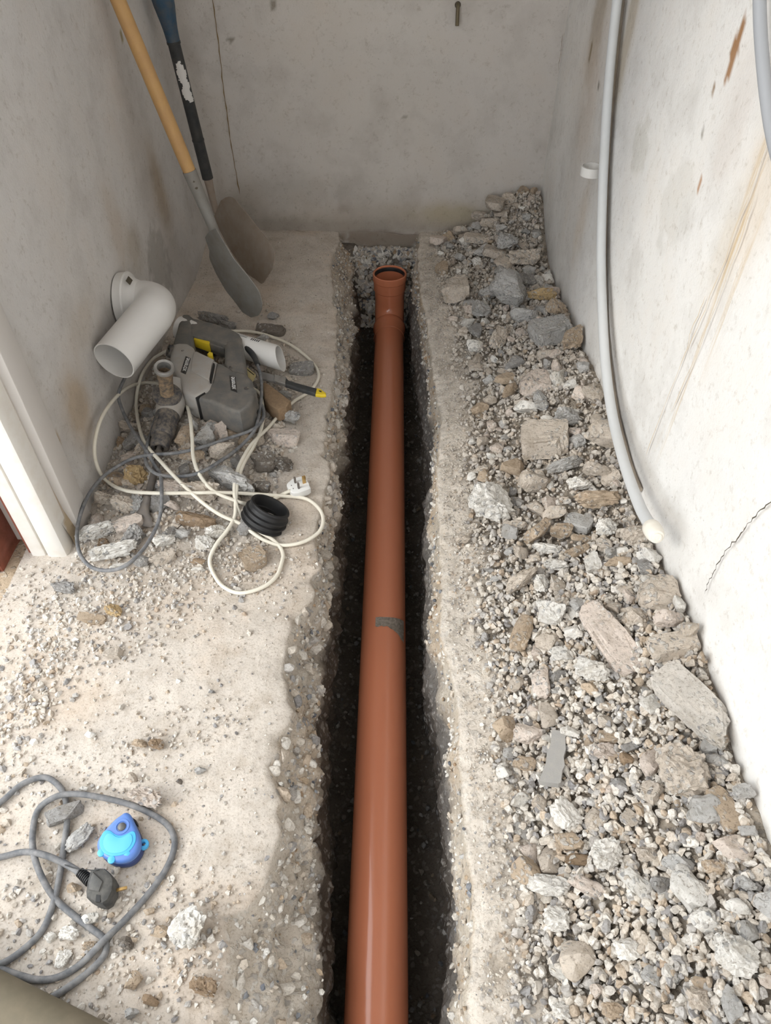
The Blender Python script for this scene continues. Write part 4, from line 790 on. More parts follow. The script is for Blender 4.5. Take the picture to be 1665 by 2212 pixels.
sk = lathe('riser_socket', (PXX, 2.472, ZT), (0, 0, 1), [(-.01, .0560), (.006, .0560), (.010, .0600), (.045, .0605), (.048, .0630), (.066, .0635), (.071, .0625), (.073, .0595), (.070, .0560), (.05, .0555), (.0, .053), (-.05, .052)], M['orange'], dp, 64)
lathe('seal_ring', (PXX, 2.472, ZT + .050), (0, 0, 1), [(0, .0600), (.002, .0535), (.010, .0525), (.016, .0555), (.017, .0575)], M['rubber'], sk, 48)
# crumpled tape patch follows the barrel
th = np.linspace(R(-20), R(62), 34); yy = np.linspace(0, 1, 14); TH, YY = np.meshgrid(th, yy)
yc = float(at(840, 1345, PZ + PR_)[1]); top = .022 - .006 * np.cos(TH * 2) ; low = -.010 - .035 * np.clip((TH - .2), 0, 1) + .006 * fbm(np.stack([TH, TH * 0, TH * 0], -1), 6, 3, 5)
Yp = yc + low + (top - low) * YY; rr = PR_ + .0006 + .0016 * np.abs(fbm(np.stack([TH * 3, Yp * 60, TH * 0], -1), 1.5, 3, 9))
mk('tape_patch', np.stack([PXX + rr * np.sin(TH), Yp, PZ + rr * np.cos(TH)], -1), grid_faces(*TH.shape), M['tape'], dp)

# ------------------------------------------------------------------ right wall pipes
def curve_onx(pts): return [onx(x, y, X) for x, y, X in pts]
path = spline(curve_onx([(1420, -1200, .498), (1385, -600, .499), (1352, -160, .500), (1342, -70, .502), (1333, 0, .503), (1322, 100, .504), (1313, 200, .505), (1306, 310, .506), (1301, 420, .506), (1298, 560, .505), (1302, 700, .500), (1309, 800, .496), (1323, 900, .490), (1348, 1000, .482), (1380, 1090, .475), (1407, 1140, .470)]), 8)
hp_ = thing('water_pipe', 'pale grey plastic water pipe hanging down the right wall, capped at its end', 'pipe', tuple(path[-1]))
tube('pipe', path, .0112, M['greypvc'], hp_, 20)
d = path[-1] - path[-3]; d = d / np.linalg.norm(d)
cp = lathe('end_cap', path[-1] - d * .006, d, [(0, .0115), (.001, .0150), (.006, .0165), (.018, .0168), (.022, .0150), (.024, .0150), (.026, .0166), (.030, .0160), (.040, .0135), (.042, .0120), (.0425, 0.0)], M['cream'], hp_, 32)
lathe('cap_button', path[-1] + d * .036, d, [(0, .0085), (.003, .0080), (.0035, .005), (.003, .0045), (.0035, 0)], M['cream'], cp, 24)
path2 = spline(curve_onx([(1430, -1200, .517), (1392, -500, .518), (1358, -80, .518), (1343, 0, .520), (1332, 100, .520), (1321, 200, .520), (1313, 310, .521), (1307, 420, .521), (1304, 560, .521), (1307, 700, .521), (1316, 800, .520), (1332, 900, .520), (1358, 1000, .520), (1380, 1058, .521)]), 6)
sp = thing('thin_pipe', 'thin dirty beige pipe fixed to the wall behind the pale grey pipe', 'pipe', tuple(path2[-1])); tube('pipe', path2, .0075, M['beigepvc'], sp, 14)
cc_ = onx(1279, 367, .498)
cl_ = thing('pipe_clip', 'open white ring pipe clip on the right wall beside the water pipe', 'clip', (XR - .008, cc_[1], cc_[2]))
lathe('ring', (XR - .034, cc_[1], cc_[2] - .012), (0, 0, 1), [(0, .023), (0, .027), (.022, .027), (.022, .023), (0, .023)], M['whitepvc'], cl_, 36)
bm_obj('base_plate', *box_geo(XR - .012, XR, cc_[1] - .03, cc_[1] + .012, cc_[2] - .016, cc_[2] + .016), M['whitepvc'], cl_, bev=.002)
gp = spline(curve_onx([(1660, -1500, .49), (1645, -500, .494), (1639, -120, .498), (1640, -20, .500), (1642, 60, .502), (1647, 130, .504), (1654, 200, .506), (1664, 270, .508), (1677, 330, .509), (1700, 400, .510), (1760, 520, .512), (1900, 640, .512), (2200, 700, .512)]), 8)
gc = thing('wall_cable', 'thick grey cable looping off the upper right of the right wall', 'cable', tuple(gp[-1])); tube('sheath', gp, .0088, simple('mid_grey_sheath', (.36, .37, .39), .45), gc, 16)
# nail / screw hook on the back wall
n0 = ony(989, 12, YB - .01); n1 = ony(987, 56, YB - .028)
hk = thing('wall_screw', 'rusty screw sticking out of the back wall', 'screw', tuple(n0)); tube('shank', spline([n0 + np.array((0, .02, 0)), n0 + np.array((0, 0, 0)), (n0 + n1) / 2, n1], 6), .0058, simple('rusty_brass', (.16, .13, .08), .5, .4, .5), hk, 12)
lathe('collar', n0 + np.array((0, .012, 0)), (0, -1, 0), [(0, .0), (0, .010), (.006, .009), (.009, .006)], M['crack'], hk, 14)

# ------------------------------------------------------------------ white elbow on the left wall
el = thing('pan_connector', 'white plastic elbow pipe plugged into the left wall', 'pipe', (XL, 1.72, .24))
E1 = C0 + ray(246, 780) * 1.705; Bp = np.array((-.603, 1.665, .262))
FC = onx(263, 652, XL)
epath = [np.array((XL, FC[1], FC[2])), np.array((-.675, FC[1], FC[2] + .002)), np.array((-.650, FC[1] - .004, FC[2] + .004)), np.array((-.628, FC[1] - .022, FC[2] + .007)), np.array((-.618, FC[1] - .048, FC[2] + .010)), np.array((-.616, FC[1] - .08, FC[2] + .013))]
ep = np.vstack([spline(epath, 5)[:-1], spline([epath[-1], (epath[-1] + E1) / 2, E1], 6)])
RO = .0520; va, fa = tube_geo(ep, RO, 48, False); vb, fb = tube_geo(ep, RO - .003, 48, False); n = len(va); m_ = 48; L_ = len(ep)
fr = [[(L_ - 1) * m_ + j, (L_ - 1) * m_ + (j + 1) % m_, n + (L_ - 1) * m_ + (j + 1) % m_, n + (L_ - 1) * m_ + j] for j in range(m_)]
mk('elbow', np.vstack([va, vb]), fa + [[a_ + n for a_ in f[::-1]] for f in fb] + fr, M['whitepvc'], el, ang=50)
fl = lathe('flange', (XL + .003, FC[1], FC[2]), (1, 0, .02), [(0, .074), (.018, .075), (.021, .0765), (.025, .074), (.028, .066), (.036, .060), (.052, .053), (.056, .050)], M['whitepvc'], el, 56)
lb = onx(279, 606, XL + .042); bm_obj('sticker', *box_geo(-.0008, .0008, -.012, .012, -.007, .007), M['crack'], fl, M=Matrix.Translation(Vector(lb)) @ Euler((0, R(-35), 0)).to_matrix().to_4x4())

# ------------------------------------------------------------------ white pipe offcut behind the drill
A0, A1 = at(388, 708, .095), at(606, 774, .075); oc = thing('pipe_offcut', 'white plastic pipe offcut with a slanted end behind the drill', 'pipe', tuple((A0 + A1) / 2 - np.array((0, 0, .034))))
va, fa = tube_geo(np.linspace(A0, A1, 20), .033, 40, False); vb, fb = tube_geo(np.linspace(A0, A1, 20), .0305, 40, False); dirv = (A1 - A0) / np.linalg.norm(A1 - A0); up_ = np.array((0, 0, 1.)) - dirv * dirv[2]
for vv in (va, vb):
    vv[-40:] += dirv[None] * (-((vv[-40:] - A1) @ np.array((.25, .6, .75))) * .55)[:, None]
n = len(va); fr = [[19 * 40 + j, 19 * 40 + (j + 1) % 40, n + 19 * 40 + (j + 1) % 40, n + 19 * 40 + j] for j in range(40)]
mk('pipe', np.vstack([va, vb]), fa + [[a_ + n for a_ in f[::-1]] for f in fb] + fr, M['whitepvc'], oc, ang=50)
# barcode sticker wraps over the top
def patch_on(A, B, rad, s0, s1, t0, t1, mat, name, parent, nn=6):
    a_, b_, d_ = frame(B - A); Lh = np.linalg.norm(B - A); S_, T_ = np.meshgrid(np.linspace(s0, s1, 2), np.linspace(t0, t1, nn)); a_ = np.cross(d_, (0, 0, 1)); a_ /= np.linalg.norm(a_); b_ = np.cross(a_, d_)
    P = A + d_ * (S_ * Lh)[..., None] + rad * (np.sin(T_)[..., None] * a_ + np.cos(T_)[..., None] * b_); return mk(name, P, grid_faces(*S_.shape), mat, parent)
stk = patch_on(A0, A1, .0333, .55, .81, R(-20), R(8), M['white'], 'sticker', oc)
for i in range(5): patch_on(A0, A1, .0337, .72 + i * .017, .729 + i * .017, R(-16), R(4), M['black'], 'print_bar', stk)
for t_ in (-13, -3): patch_on(A0, A1, .0337, .58, .68, R(t_ - 2), R(t_ + 1), M['black'], 'print_line', stk)

# ------------------------------------------------------------------ hammer drill
dr = thing('hammer_drill', 'dusty grey rotary hammer drill with spade chisel lying on the rubble', 'drill', tuple(at(450, 830, .05)))
z0, z1 = .062, .128; zt = .128
prism_px('handle_riser', [(394, 676), (386, 688), (382, 706), (376, 726), (371, 743), (388, 750), (418, 750), (417, 728), (416, 700), (417, 687), (409, 677)], z0 + .006, z1 - .002, M['tool'], dr, .012, 5)
prism_px('grip', [(410, 681), (418, 687), (461, 697), (500, 711), (516, 720), (522, 730), (524, 744), (505, 750), (484, 743), (455, 733), (412, 723)], z0 + .012, z1 - .004, M['tool'], dr, .013, 5)
prism_px('handle_post', [(484, 736), (484, 780), (488, 796), (510, 808), (532, 808), (530, 780), (526, 750), (523, 738), (505, 732)], z0 + .008, z1 - .003, M['tool'], dr, .012, 5)
mh = prism_px('motor_housing', [(466, 783), (476, 783), (487, 788), (504, 799), (531, 806), (545, 820), (547, 834), (553, 840), (547, 846), (549, 858), (539, 876), (518, 889), (500, 886), (480, 877), (454, 866), (424, 858), (446, 845), (456, 824)], z0 - .010, z1, M['tool'], dr, .024, 6)
gh = prism_px('gear_housing', [(371, 741), (388, 738), (406, 739), (417, 746), (422, 755), (446, 766), (470, 779), (464, 811), (455, 840), (441, 849), (420, 858), (408, 852), (394, 842), (384, 815), (366, 785), (364, 775), (368, 754)], z0 - .006, z1 + .004, M['alloy'], dr, .014, 5)
prism_px('gear_ridge', [(418, 760), (424, 758), (462, 776), (458, 784), (452, 820), (448, 818), (412, 800), (414, 776)], z1 - .004, z1 + .0085, M['alloy'], gh, .003)
prism_px('vent_slot', [(460, 784), (463.5, 785), (456, 824), (452.5, 823)], z1 + .002, z1 + .0094, M['black'], gh, 0)
prism_px('vent_slot', [(442, 847), (444, 850), (424, 861), (422, 859)], z0, z1 + .001, M['black'], gh, 0)
tr = prism_px('trigger', [(418, 723), (454, 731), (452, 743), (446, 742), (418, 732)], z0 + .026, z1 - .012, M['yellow'], dr, .003)
prism_px('switch_bar', [(452, 731), (484, 742), (483, 753), (451, 742)], z0 + .028, z1 - .016, M['tool'], dr, .003)
prism_px('lock_tab', [(447, 764), (452, 759), (459, 761), (459, 768), (450, 768)], z1 - .03, z1 - .002, M['yellow'], dr, .002)
kb = at(369, 759, .115); kn = lathe('selector_dial', kb, (-.75, -.25, .5), [(-.012, .018), (.004, .018), (.008, .0155), (.008, .010), (.005, .009), (.005, 0)], M['chuck'], dr, 28)
bm_obj('dial_bar', *box_geo(-.009, .009, -.0022, .0022, 0, .004), M['tool'], kn, bev=.001, M=Matrix.Translation(Vector(kb + np.array((-.75, -.25, .5)) / .94 * .005)) @ Vector((-.75, -.25, .5)).to_track_quat('Z', 'Y').to_matrix().to_4x4())
sc_ = at(532, 839, zt); sw = lathe('screw', sc_, (0, 0, 1), [(-.001, .0066), (.001, .0062), (.001, .0045), (.0004, .0042), (.0004, 0)], M['chuck'], dr, 20)
for q in ((498, 795), (430, 775), (395, 760)):
    s0 = at(*q, zt); lathe('screw', s0 + np.array((0, 0, .003)), (0, 0, 1), [(-.002, .004), (.001, .0038), (.001, .002), (0, .0018), (0, 0)], M['chuck'], dr, 14)
def badge(quad, zq, text, parent):
    P = [at(x, y, zq) for x, y in quad]; o = mk('badge', P + [p - np.array((0, 0, .003)) for p in P], [[0, 1, 2, 3], [0, 4, 5, 1], [1, 5, 6, 2], [2, 6, 7, 3], [3, 7, 4, 0]], simple('badge_black', (.02, .02, .02), .5, dirt=(.3, .26, .22), damt=.35, dsc=120), parent, smooth=False)
    cu = bpy.data.curves.new('lettering', 'FONT'); cu.body = text; cu.align_x = 'CENTER'; cu.align_y = 'CENTER'; cu.shear = .35; cu.extrude = .01; cu.materials.append(M['white'])
    c_ = sum(P) / 4; ax = (P[0] + P[1]) / 2 - (P[3] + P[2]) / 2; L0 = np.linalg.norm(ax); cu.offset = .0; cu.size = L0 * .28
    tmp = bpy.data.objects.new('lettering_curve', cu); me = bpy.data.meshes.new_from_object(tmp); bpy.data.objects.remove(tmp); t = bpy.data.objects.new('lettering', me); COL.objects.link(t); t.parent = o
    ang = math.atan2(ax[1], ax[0]); t.location = Vector(c_ - wloc(o)) + Vector((0, 0, .0008)); t.rotation_euler = (0, 0, ang); t.scale = (1, 1, .02)
badge([(401, 769), (412, 774), (401, 808), (390, 803)], zt + .0052, 'xtreme', gh)
badge([(494, 809), (508, 814), (513, 848), (498, 843)][0:0] or [(495, 811), (508, 814), (512, 847), (498, 842)], zt + .0012, 'xtreme', mh)
# nose: gearbox neck, collar, chuck, chisel
N0, N1 = at(375, 852, .098), at(343, 970, .078); nd = N1 - N0; nl = np.linalg.norm(nd); nd /= nl
gn = lathe('gear_neck', N0, nd, [(-.03, .034), (.0, .036), (nl * .12, .0365), (nl * .14, .034), (nl * .26, .0345), (nl * .28, .0325), (nl * .34, .0325), (nl * .42, .0300)], M['alloy'], dr, 40)
ck = lathe('chuck', N0, nd, [(nl * .40, .0305), (nl * .42, .0290), (nl * .50, .0285), (nl * .52, .0275), (nl * .72, .0285), (nl * .78, .0270), (nl * .80, .0240), (nl * .90, .0235), (nl * .98, .0215), (nl, .0190), (nl * .99, .012), (nl * .93, .0110), (nl * .93, 0)], M['chuck'], dr, 40)
a_, b_, d_ = frame(nd)
for i in range(16):
    t_ = i * 2 * math.pi / 16; r1 = a_ * math.cos(t_) + b_ * math.sin(t_); tube('grip_rib', [N0 + nd * nl * .54 + r1 * .0277, N0 + nd * nl * .70 + r1 * .0282], .0012, M['chuck'], ck, 6)
C1, C2 = at(318, 1078, .055), at(305, 1122, .035)
tube('chisel_shank', spline([N1 - nd * .01, N1 + nd * .004, at(341, 992, .076), at(331, 1030, .066), C1], 5), [.006] * 6 + [.0088] * 15, M['bit'], dr, 14)
bl = thing_dummy = None
w0, w1, w2 = .0085, .013, .020; dd = (C2 - C1) / np.linalg.norm(C2 - C1); sd = np.cross(dd, (0, 0, 1)); sd /= np.linalg.norm(sd); nn_ = np.cross(sd, dd)
Vc = []
for s, wd, tk in ((-.004, .0086, .0086), (.02, .010, .0065), (.034, .016, .0045), (.045, .024, .0035), (.058, .030, .0022), (.066, .028, .0008)):
    c_ = C1 + dd * s
    for t_ in np.linspace(0, 2 * np.pi, 16, endpoint=False): Vc.append(c_ + sd * wd * math.cos(t_) + nn_ * tk * math.sin(t_))
mk('spade_tip', Vc, grid_faces(6, 16, True).tolist() + [list(range(80, 96))], M['bit'], dr, ang=50)
# upright hollow side handle with round guard
HB, HT_ = at(361, 853, .128), at(354, 792, .228); hd = HT_ - HB; hl = np.linalg.norm(hd); hd /= hl
sh = lathe('side_handle', HB, hd, [(0, .0185), (hl * .1, .0165), (hl * .5, .0175), (hl * .86, .0195), (hl * .9, .0225), (hl * .97, .0235), (hl, .0215), (hl * .98, .0165), (hl * .5, .0140), (hl * .3, .0135), (hl * .3, 0)], M['rusty'], dr, 40)
lathe('handle_rim', HB, hd, [(hl * .885, .0223), (hl * .90, .0238), (hl * .96, .0243), (hl * 1.005, .0222), (hl * .985, .0165), (hl * .8, .0155)], M['steel'], sh, 40)
lathe('guard_disc', HB, hd, [(.008, .016), (.006, .034), (.001, .0365), (-.003, .0355), (-.004, .018)], M['chuck'], sh, 40)
# power lead: boot then grey cable
bt = [(518, 738, .10), (530, 748, .098), (541, 760, .095), (550, 773, .092), (557, 788, .09)]
tube('cable_boot', spline([at(*q) for q in bt], 5), list(np.linspace(.0095, .0070, 21)), M['darkshaft'], dr, 14)
def wclamp(p):
    if p[0] < XL + .024 and p[1] > 1.02: r = (p - C0); return C0 + r * ((XL + .024) / p[0])
    return p
def zpath(pts, off, amp=.006, seed=0):
    out = []
    for i, q in enumerate(pts):
        out.append(at(q[0], q[1], q[2]) if len(q) == 3 else ptg(q[0], q[1], off + amp * math.sin(i * 1.7 + seed)))
    return spline([wclamp(p) for p in out], 6)
dk_pts = [(555, 784, .09), (563, 812, .085), (565, 848, .08), (561, 884), (554, 920), (539, 944), (510, 972), (474, 997), (438, 1018), (402, 1028), (366, 1029), (337, 1023), (319, 1007), (314, 989), (318, 960), (326, 935, .05), (345, 890, .045), (400, 868, .045), (470, 872, .05), (530, 868, .06), (562, 872), (570, 895), (562, 914), (539, 931), (492, 947), (438, 965), (384, 978, .088), (323, 983), (283, 992), (233, 1021), (199, 1057), (177, 1101), (167, 1142), (168, 1180), (180, 1209), (204, 1228), (240, 1232), (276, 1219), (312, 1183), (337, 1140), (348, 1101), (349, 1060), (346, 1025), (333, 1003), (315, 972), (283, 924), (262, 880), (256, 850), (270, 815)]
tube('power_cable', zpath(dk_pts, .048, .006, 1), .0042, M['gcable'], dr, 10)

# ------------------------------------------------------------------ white lead with plug
wl = thing('white_lead', 'long grubby white mains lead looped over the left pile, with a white plug', 'cable', tuple(at(500, 1064, .03)))
w_pts = [(628, 1060, .022), (612, 1067), (590, 1079), (565, 1090, .02), (540, 1090, .02), (522, 1086), (510, 1082), (474, 1068), (449, 1050), (427, 1018), (417, 985), (415, 949), (411, 906), (404, 877, .08), (393, 860, .085), (372, 845, .085), (350, 833, .085), (337, 828), (312, 827), (276, 837), (240, 870), (215, 913), (204, 964), (210, 1007), (231, 1039), (269, 1059), (330, 1065), (402, 1065), (474, 1064), (546, 1067), (618, 1072), (662, 1078), (690, 1100), (698, 1126), (687, 1151), (654, 1171), (611, 1178), (575, 1169), (546, 1151), (525, 1135), (510, 1127), (474, 1111), (438, 1086), (402, 1054), (366, 1018), (346, 996), (323, 971), (309, 949), (298, 910), (294, 870), (298, 837), (309, 805), (330, 776), (359, 758, .06), (400, 735, .05), (460, 718, .05), (514, 715), (546, 717), (582, 726), (626, 744), (665, 773), (685, 798), (687, 819), (669, 845), (636, 866), (608, 891), (579, 924), (546, 956), (525, 989), (510, 1025), (506, 1064), (513, 1097), (530, 1125, .015), (560, 1148, .015), (585, 1163), (602, 1178), (610, 1193), (610, 1209), (597, 1245), (564, 1270), (517, 1281), (481, 1266), (460, 1237), (453, 1209), (467, 1176), (492, 1144), (507, 1115), (509, 1085), (513, 1040), (527, 1000), (548, 964), (565, 922), (568, 884), (560, 850, .05), (530, 830, .045)]
def w_off(pts):
    out = []
    for i, q in enumerate(pts):
        if len(q) == 3: out.append(at(*q)); continue
        p = at(*q, .03); on_pile = math.exp(-((p[0] + .50) / .17) ** 4 - ((p[1] - 1.42) / .36) ** 4)
        out.append(ptg(q[0], q[1], .007 + .046 * on_pile))
    return spline([wclamp(p) for p in out], 6)
tube('cable', w_off(w_pts), .0044, M['wcable'], wl, 10)
pg = at(645, 1050, .02)
def plug_body(name, parent, base, yaw, mat, h=.026, tilt=0, rb=None):
    pts = smooth_loop([(-.017, -.024), (0, -.027), (.017, -.024), (.025, -.008), (.025, .016), (.019, .023), (-.019, .023), (-.025, .016), (-.025, -.008)], 3)
    n = len(pts); V = [(x * .96, y * .96, 0) for x, y in pts] + [(x, y, h) for x, y in pts]; Fs = [list(range(n))[::-1], list(range(n, 2 * n))] + [[i, (i + 1) % n, n + (i + 1) % n, n + i] for i in range(n)]
    Mx = Matrix.Translation(Vector(base)) @ Euler((tilt, 0, yaw)).to_matrix().to_4x4(); bm = bmesh.new(); vs = [bm.verts.new(v) for v in V]; fs = [bm.faces.new([vs[i] for i in f]) for f in Fs]
    bmesh.ops.bevel(bm, geom=list(fs[0].edges) + list(fs[1].edges), offset=.003, segments=3, affect='EDGES', profile=.5); bmesh.ops.recalc_face_normals(bm, faces=bm.faces); bmesh.ops.triangulate(bm, faces=[f for f in bm.faces if len(f.verts) > 4]); bmesh.ops.transform(bm, matrix=Mx, verts=bm.verts)
    bm.verts.index_update(); VV = [tuple(v.co) for v in bm.verts]; FF = [[v.index for v in f.verts] for f in bm.faces]; bm.free(); return mk(name, VV, FF, mat, parent, ang=40), Mx
pb, Mx = plug_body('plug', wl, (pg[0], pg[1], .006), R(-62), M['white'], h=.018, tilt=0)
for (x_, y_, l_, wx, wy, mt) in ((-.011, -.004, .018, .003, .0022, M['bit']), (.011, -.004, .018, .003, .0022, M['bit']), (0, .015, .023, .0022, .0042, M['brass'])):
    bm_obj('pin', *box_geo(x_ - wx, x_ + wx, y_ - wy, y_ + wy, .017, .017 + l_), mt, pb, bev=.0008, M=Mx)
for (x_, y_) in ((-.006, -.016), (.006, -.016)): bm_obj('screw_recess', *box_geo(x_ - .0015, x_ + .0015, y_ - .0008, y_ + .0008, .0178, .0184), M['black'], pb, M=Mx)

# ------------------------------------------------------------------ black ribbed seal
sl = thing('rubber_seal', 'black ribbed rubber pipe seal lying on the white lead', 'seal', tuple(at(567, 1118, .0)))
ax = np.array((.46, .34, .82)); ax /= np.linalg.norm(ax); sb = at(566, 1130, .012)
prof = [(0, .044), (0, .0515), (.003, .0535), (.006, .049), (.012, .0485), (.014, .0535), (.017, .0535), (.019, .0480), (.025, .0475), (.027, .052), (.030, .052), (.032, .0465), (.040, .0455), (.046, .0475), (.049, .046), (.049, .0405), (.045, .0395), (.01, .0395), (0, .044)]
lathe('ribbed_sleeve', sb, ax, prof, M['rubber'], sl, 64, ang=25)
lathe('inner_lip', sb, ax, [(.020, .0396), (.022, .036), (.024, .0396)], M['rubber'], sl, 48)

# ------------------------------------------------------------------ brush, brick piece, card
bz = .058
br_ = thing('paint_brush', 'paint brush with black handle and yellow tip lying across the white lead', 'brush', tuple(at(630, 825, .03)))
prism_px('bristles', [(556, 800), (592, 809), (595, 824), (560, 816)], bz - .004, bz + .004, M['bristle'], br_, .002)
prism_px('ferrule', [(593, 808), (618, 814), (616, 829), (591, 822)], bz - .0055, bz + .0055, M['steel'], br_, .002)
hdl = prism_px('handle', [(618, 815), (624, 821), (640, 826), (684, 838), (681, 850), (640, 838), (624, 832), (616, 830)], bz - .006, bz + .007, M['darkshaft'], br_, .004)
prism_px('handle_tip', [(684, 837), (692, 839), (704, 848), (704, 852), (694, 853), (681, 851)], bz - .005, bz + .006, M['yellow'], br_, .003)
prism_px('hang_hole', [(688, 843), (694, 844), (695, 847), (690, 846)], bz, bz + .0066, M['black'], hdl, 0)
o = prism_px('brick_fragment', [(566, 828), (572, 824), (586, 833), (606, 848), (628, 865), (618, 878), (600, 884), (584, 876), (570, 860)], .02, .062, M['brownstone'], None, .004); tag(o, 'brown wedge-shaped brick fragment below the brush', 'brick')
o = prism_px('card_tag', [(530, 790), (552, 808), (544, 822), (533, 812)], .058, .066, M['card'], None, .001, tilt=lambda p: 0); tag(o, 'pale yellow printed packet tucked behind the drill', 'packet')
for q in ([(534, 797), (549, 809), (548, 810), (534, 799)], [(538, 801), (545, 806), (544, 807), (538, 802.5)]): prism_px('print_line', q, .0655, .0664, M['black'], o, 0)

# ------------------------------------------------------------------ shovels
def line3(p, q, n): return [p + (q - p) * i / (n - 1) for i in range(n)]
def blade_geo(outline, P0, d, sb, bulge, thick=.0025):
    vd = P0 - C0; vd = vd / np.linalg.norm(vd); d = d / np.linalg.norm(d); a_ = vd - d * np.dot(vd, d); a_ /= np.linalg.norm(a_); b_ = np.cross(d, a_)
    wv = a_ * math.sqrt(1 - sb * sb) + b_ * sb; nrm = np.cross(d, wv)
    pts = np.array([onplane(x, y, P0, nrm) for x, y in outline]); u = (pts - P0) @ wv; s = (pts - P0) @ d
    # fill as strips along d
    ss = np.linspace(s.min() + 1e-4, s.max() - 1e-4, 26); rows = []
    for k in ss:
        xs = []
        for i in range(len(u)):
            j = (i + 1) % len(u)
            if (s[i] - k) * (s[j] - k) < 0: xs.append(u[i] + (u[j] - u[i]) * (k - s[i]) / (s[j] - s[i]))
        lo_, hi_ = (min(xs), max(xs)) if len(xs) > 1 else rows[-1][1:3]
        rows.append((k, lo_, hi_))
    V = []; cen = (u.min() + u.max()) / 2; hw = (u.max() - u.min()) / 2
    for side in (0, 1):
        for k, lo_, hi_ in rows:
            for t_ in np.linspace(0, 1, 13):
                uu = lo_ + (hi_ - lo_) * t_; dz = bulge * (1 - ((uu - cen) / hw) ** 2); V.append(P0 + d * k + wv * uu - nrm * np.sign(np.dot(nrm, vd)) * (dz + (thick if side else 0)))
    n = 26 * 13; f = grid_faces(26, 13).tolist(); f2 = [[a_ + n for a_ in q[::-1]] for q in f]; rim = []
    idx = [j for j in range(13)] + [i * 13 + 12 for i in range(1, 26)] + [25 * 13 + j for j in range(11, -1, -1)] + [i * 13 for i in range(24, 0, -1)]
    for i in range(len(idx)): a1, b1 = idx[i], idx[(i + 1) % len(idx)]; rim.append([a1, a1 + n, b1 + n, b1])
    return V, f + f2 + rim
s1 = thing('shovel', 'round-nosed shovel with a varnished wooden handle leaning on the left wall', 'shovel', tuple(at(550, 682, 0)))
T1_ = at(540, 684, 0.004); Tp = onx(255, 0, -.672); ht = lambda x, y: None
def on_line(py, A, B, pa, pb):   # 3D point on segment A-B whose image row is py
    lo_, hi_ = 0., 1.
    for _ in range(40):
        m_ = (lo_ + hi_) / 2; P = A + (B - A) * m_; v = P - C0; ff = v @ (ray(832.5, 1106)); dn = v @ np.array((math.sin(YAW) * math.sin(PITCH), -math.sin(PITCH) * math.cos(YAW), -math.cos(PITCH))); yy_ = 1106 + F * dn / ff
        if yy_ > py: lo_ = m_
        else: hi_ = m_
    return A + (B - A) * lo_
Cf = on_line(372, T1_, Tp, 0, 0); Cs = on_line(500, T1_, Tp, 0, 0); up1 = (Tp - T1_) / np.linalg.norm(Tp - T1_)
tube('wooden_handle', line3(Cf - up1 * .01, Tp + up1 * .35, 12), [.0175] + [.0185] * 11, M['wood'], s1, 24)
sock = tube('socket', line3(Cs - up1 * .05, Cf + up1 * .004, 10), list(np.linspace(.012, .0195, 10)), M['blade2'], s1, 24)
for k in (.75, .86):
    pr = Cs + (Cf - Cs) * k; vd = (C0 - pr) / np.linalg.norm(C0 - pr); lathe('rivet', pr + vd * .015, vd, [(0, .005), (.003, .0045), (.0045, 0)], M['crack'], sock, 12)
b1 = [(448, 510), (457, 538), (453, 557), (468, 590), (491, 625), (511, 645), (534, 674), (549, 681), (561, 680), (568, 670), (568, 654), (560, 628), (540, 596), (511, 556), (488, 515), (474, 490), (462, 492)]
mk('blade', *blade_geo(b1, T1_, up1, .48, .012), M['blade2'], s1, ang=50)
s2 = thing('shovel', 'shovel with a black shaft, worn blue grip and white paint splash leaning in the corner', 'shovel', tuple(at(575, 612, 0)))
T2 = at(575, 612, .004); N2 = C0 + ray(468, 462) * 2.50; Tp2 = ony(352, 0, 2.45)
u2 = (Tp2 - N2) / np.linalg.norm(Tp2 - N2)
P378 = on_line(385, N2, Tp2, 0, 0); P90 = on_line(90, N2, Tp2, 0, 0); 
tube('shaft', line3(P378, P90, 8), .0185, M['darkshaft'], s2, 22)
tube('neck', spline([P378 + u2 * .02, P378 - u2 * .03, N2 + u2 * .02, N2 + (T2 - N2) * .12], 6), [.0175, .0168, .016, .015, .0145, .014, .0135, .013, .0125, .012, .0115, .011, .011, .011, .010, .010, .0095, .009, .008], M['blade'], s2, 16)
tube('blue_grip', line3(P90 - u2 * .003, Tp2 + u2 * .06, 10), [.0195, .0200, .0215, .0240, .0270, .030, .0320, .0330, .033, .032], M['bluegrip'], s2, 24)
lathe('grip_collar', P90 - u2 * .006, u2, [(0, .0188), (.001, .0205), (.007, .0205), (.009, .0188)], M['darkshaft'], s2, 24)
pc = on_line(305, N2, Tp2, 0, 0); lathe('shaft_ring', pc, u2, [(0, .0187), (.001, .0197), (.006, .0197), (.007, .0187)], M['darkshaft'], s2, 24)
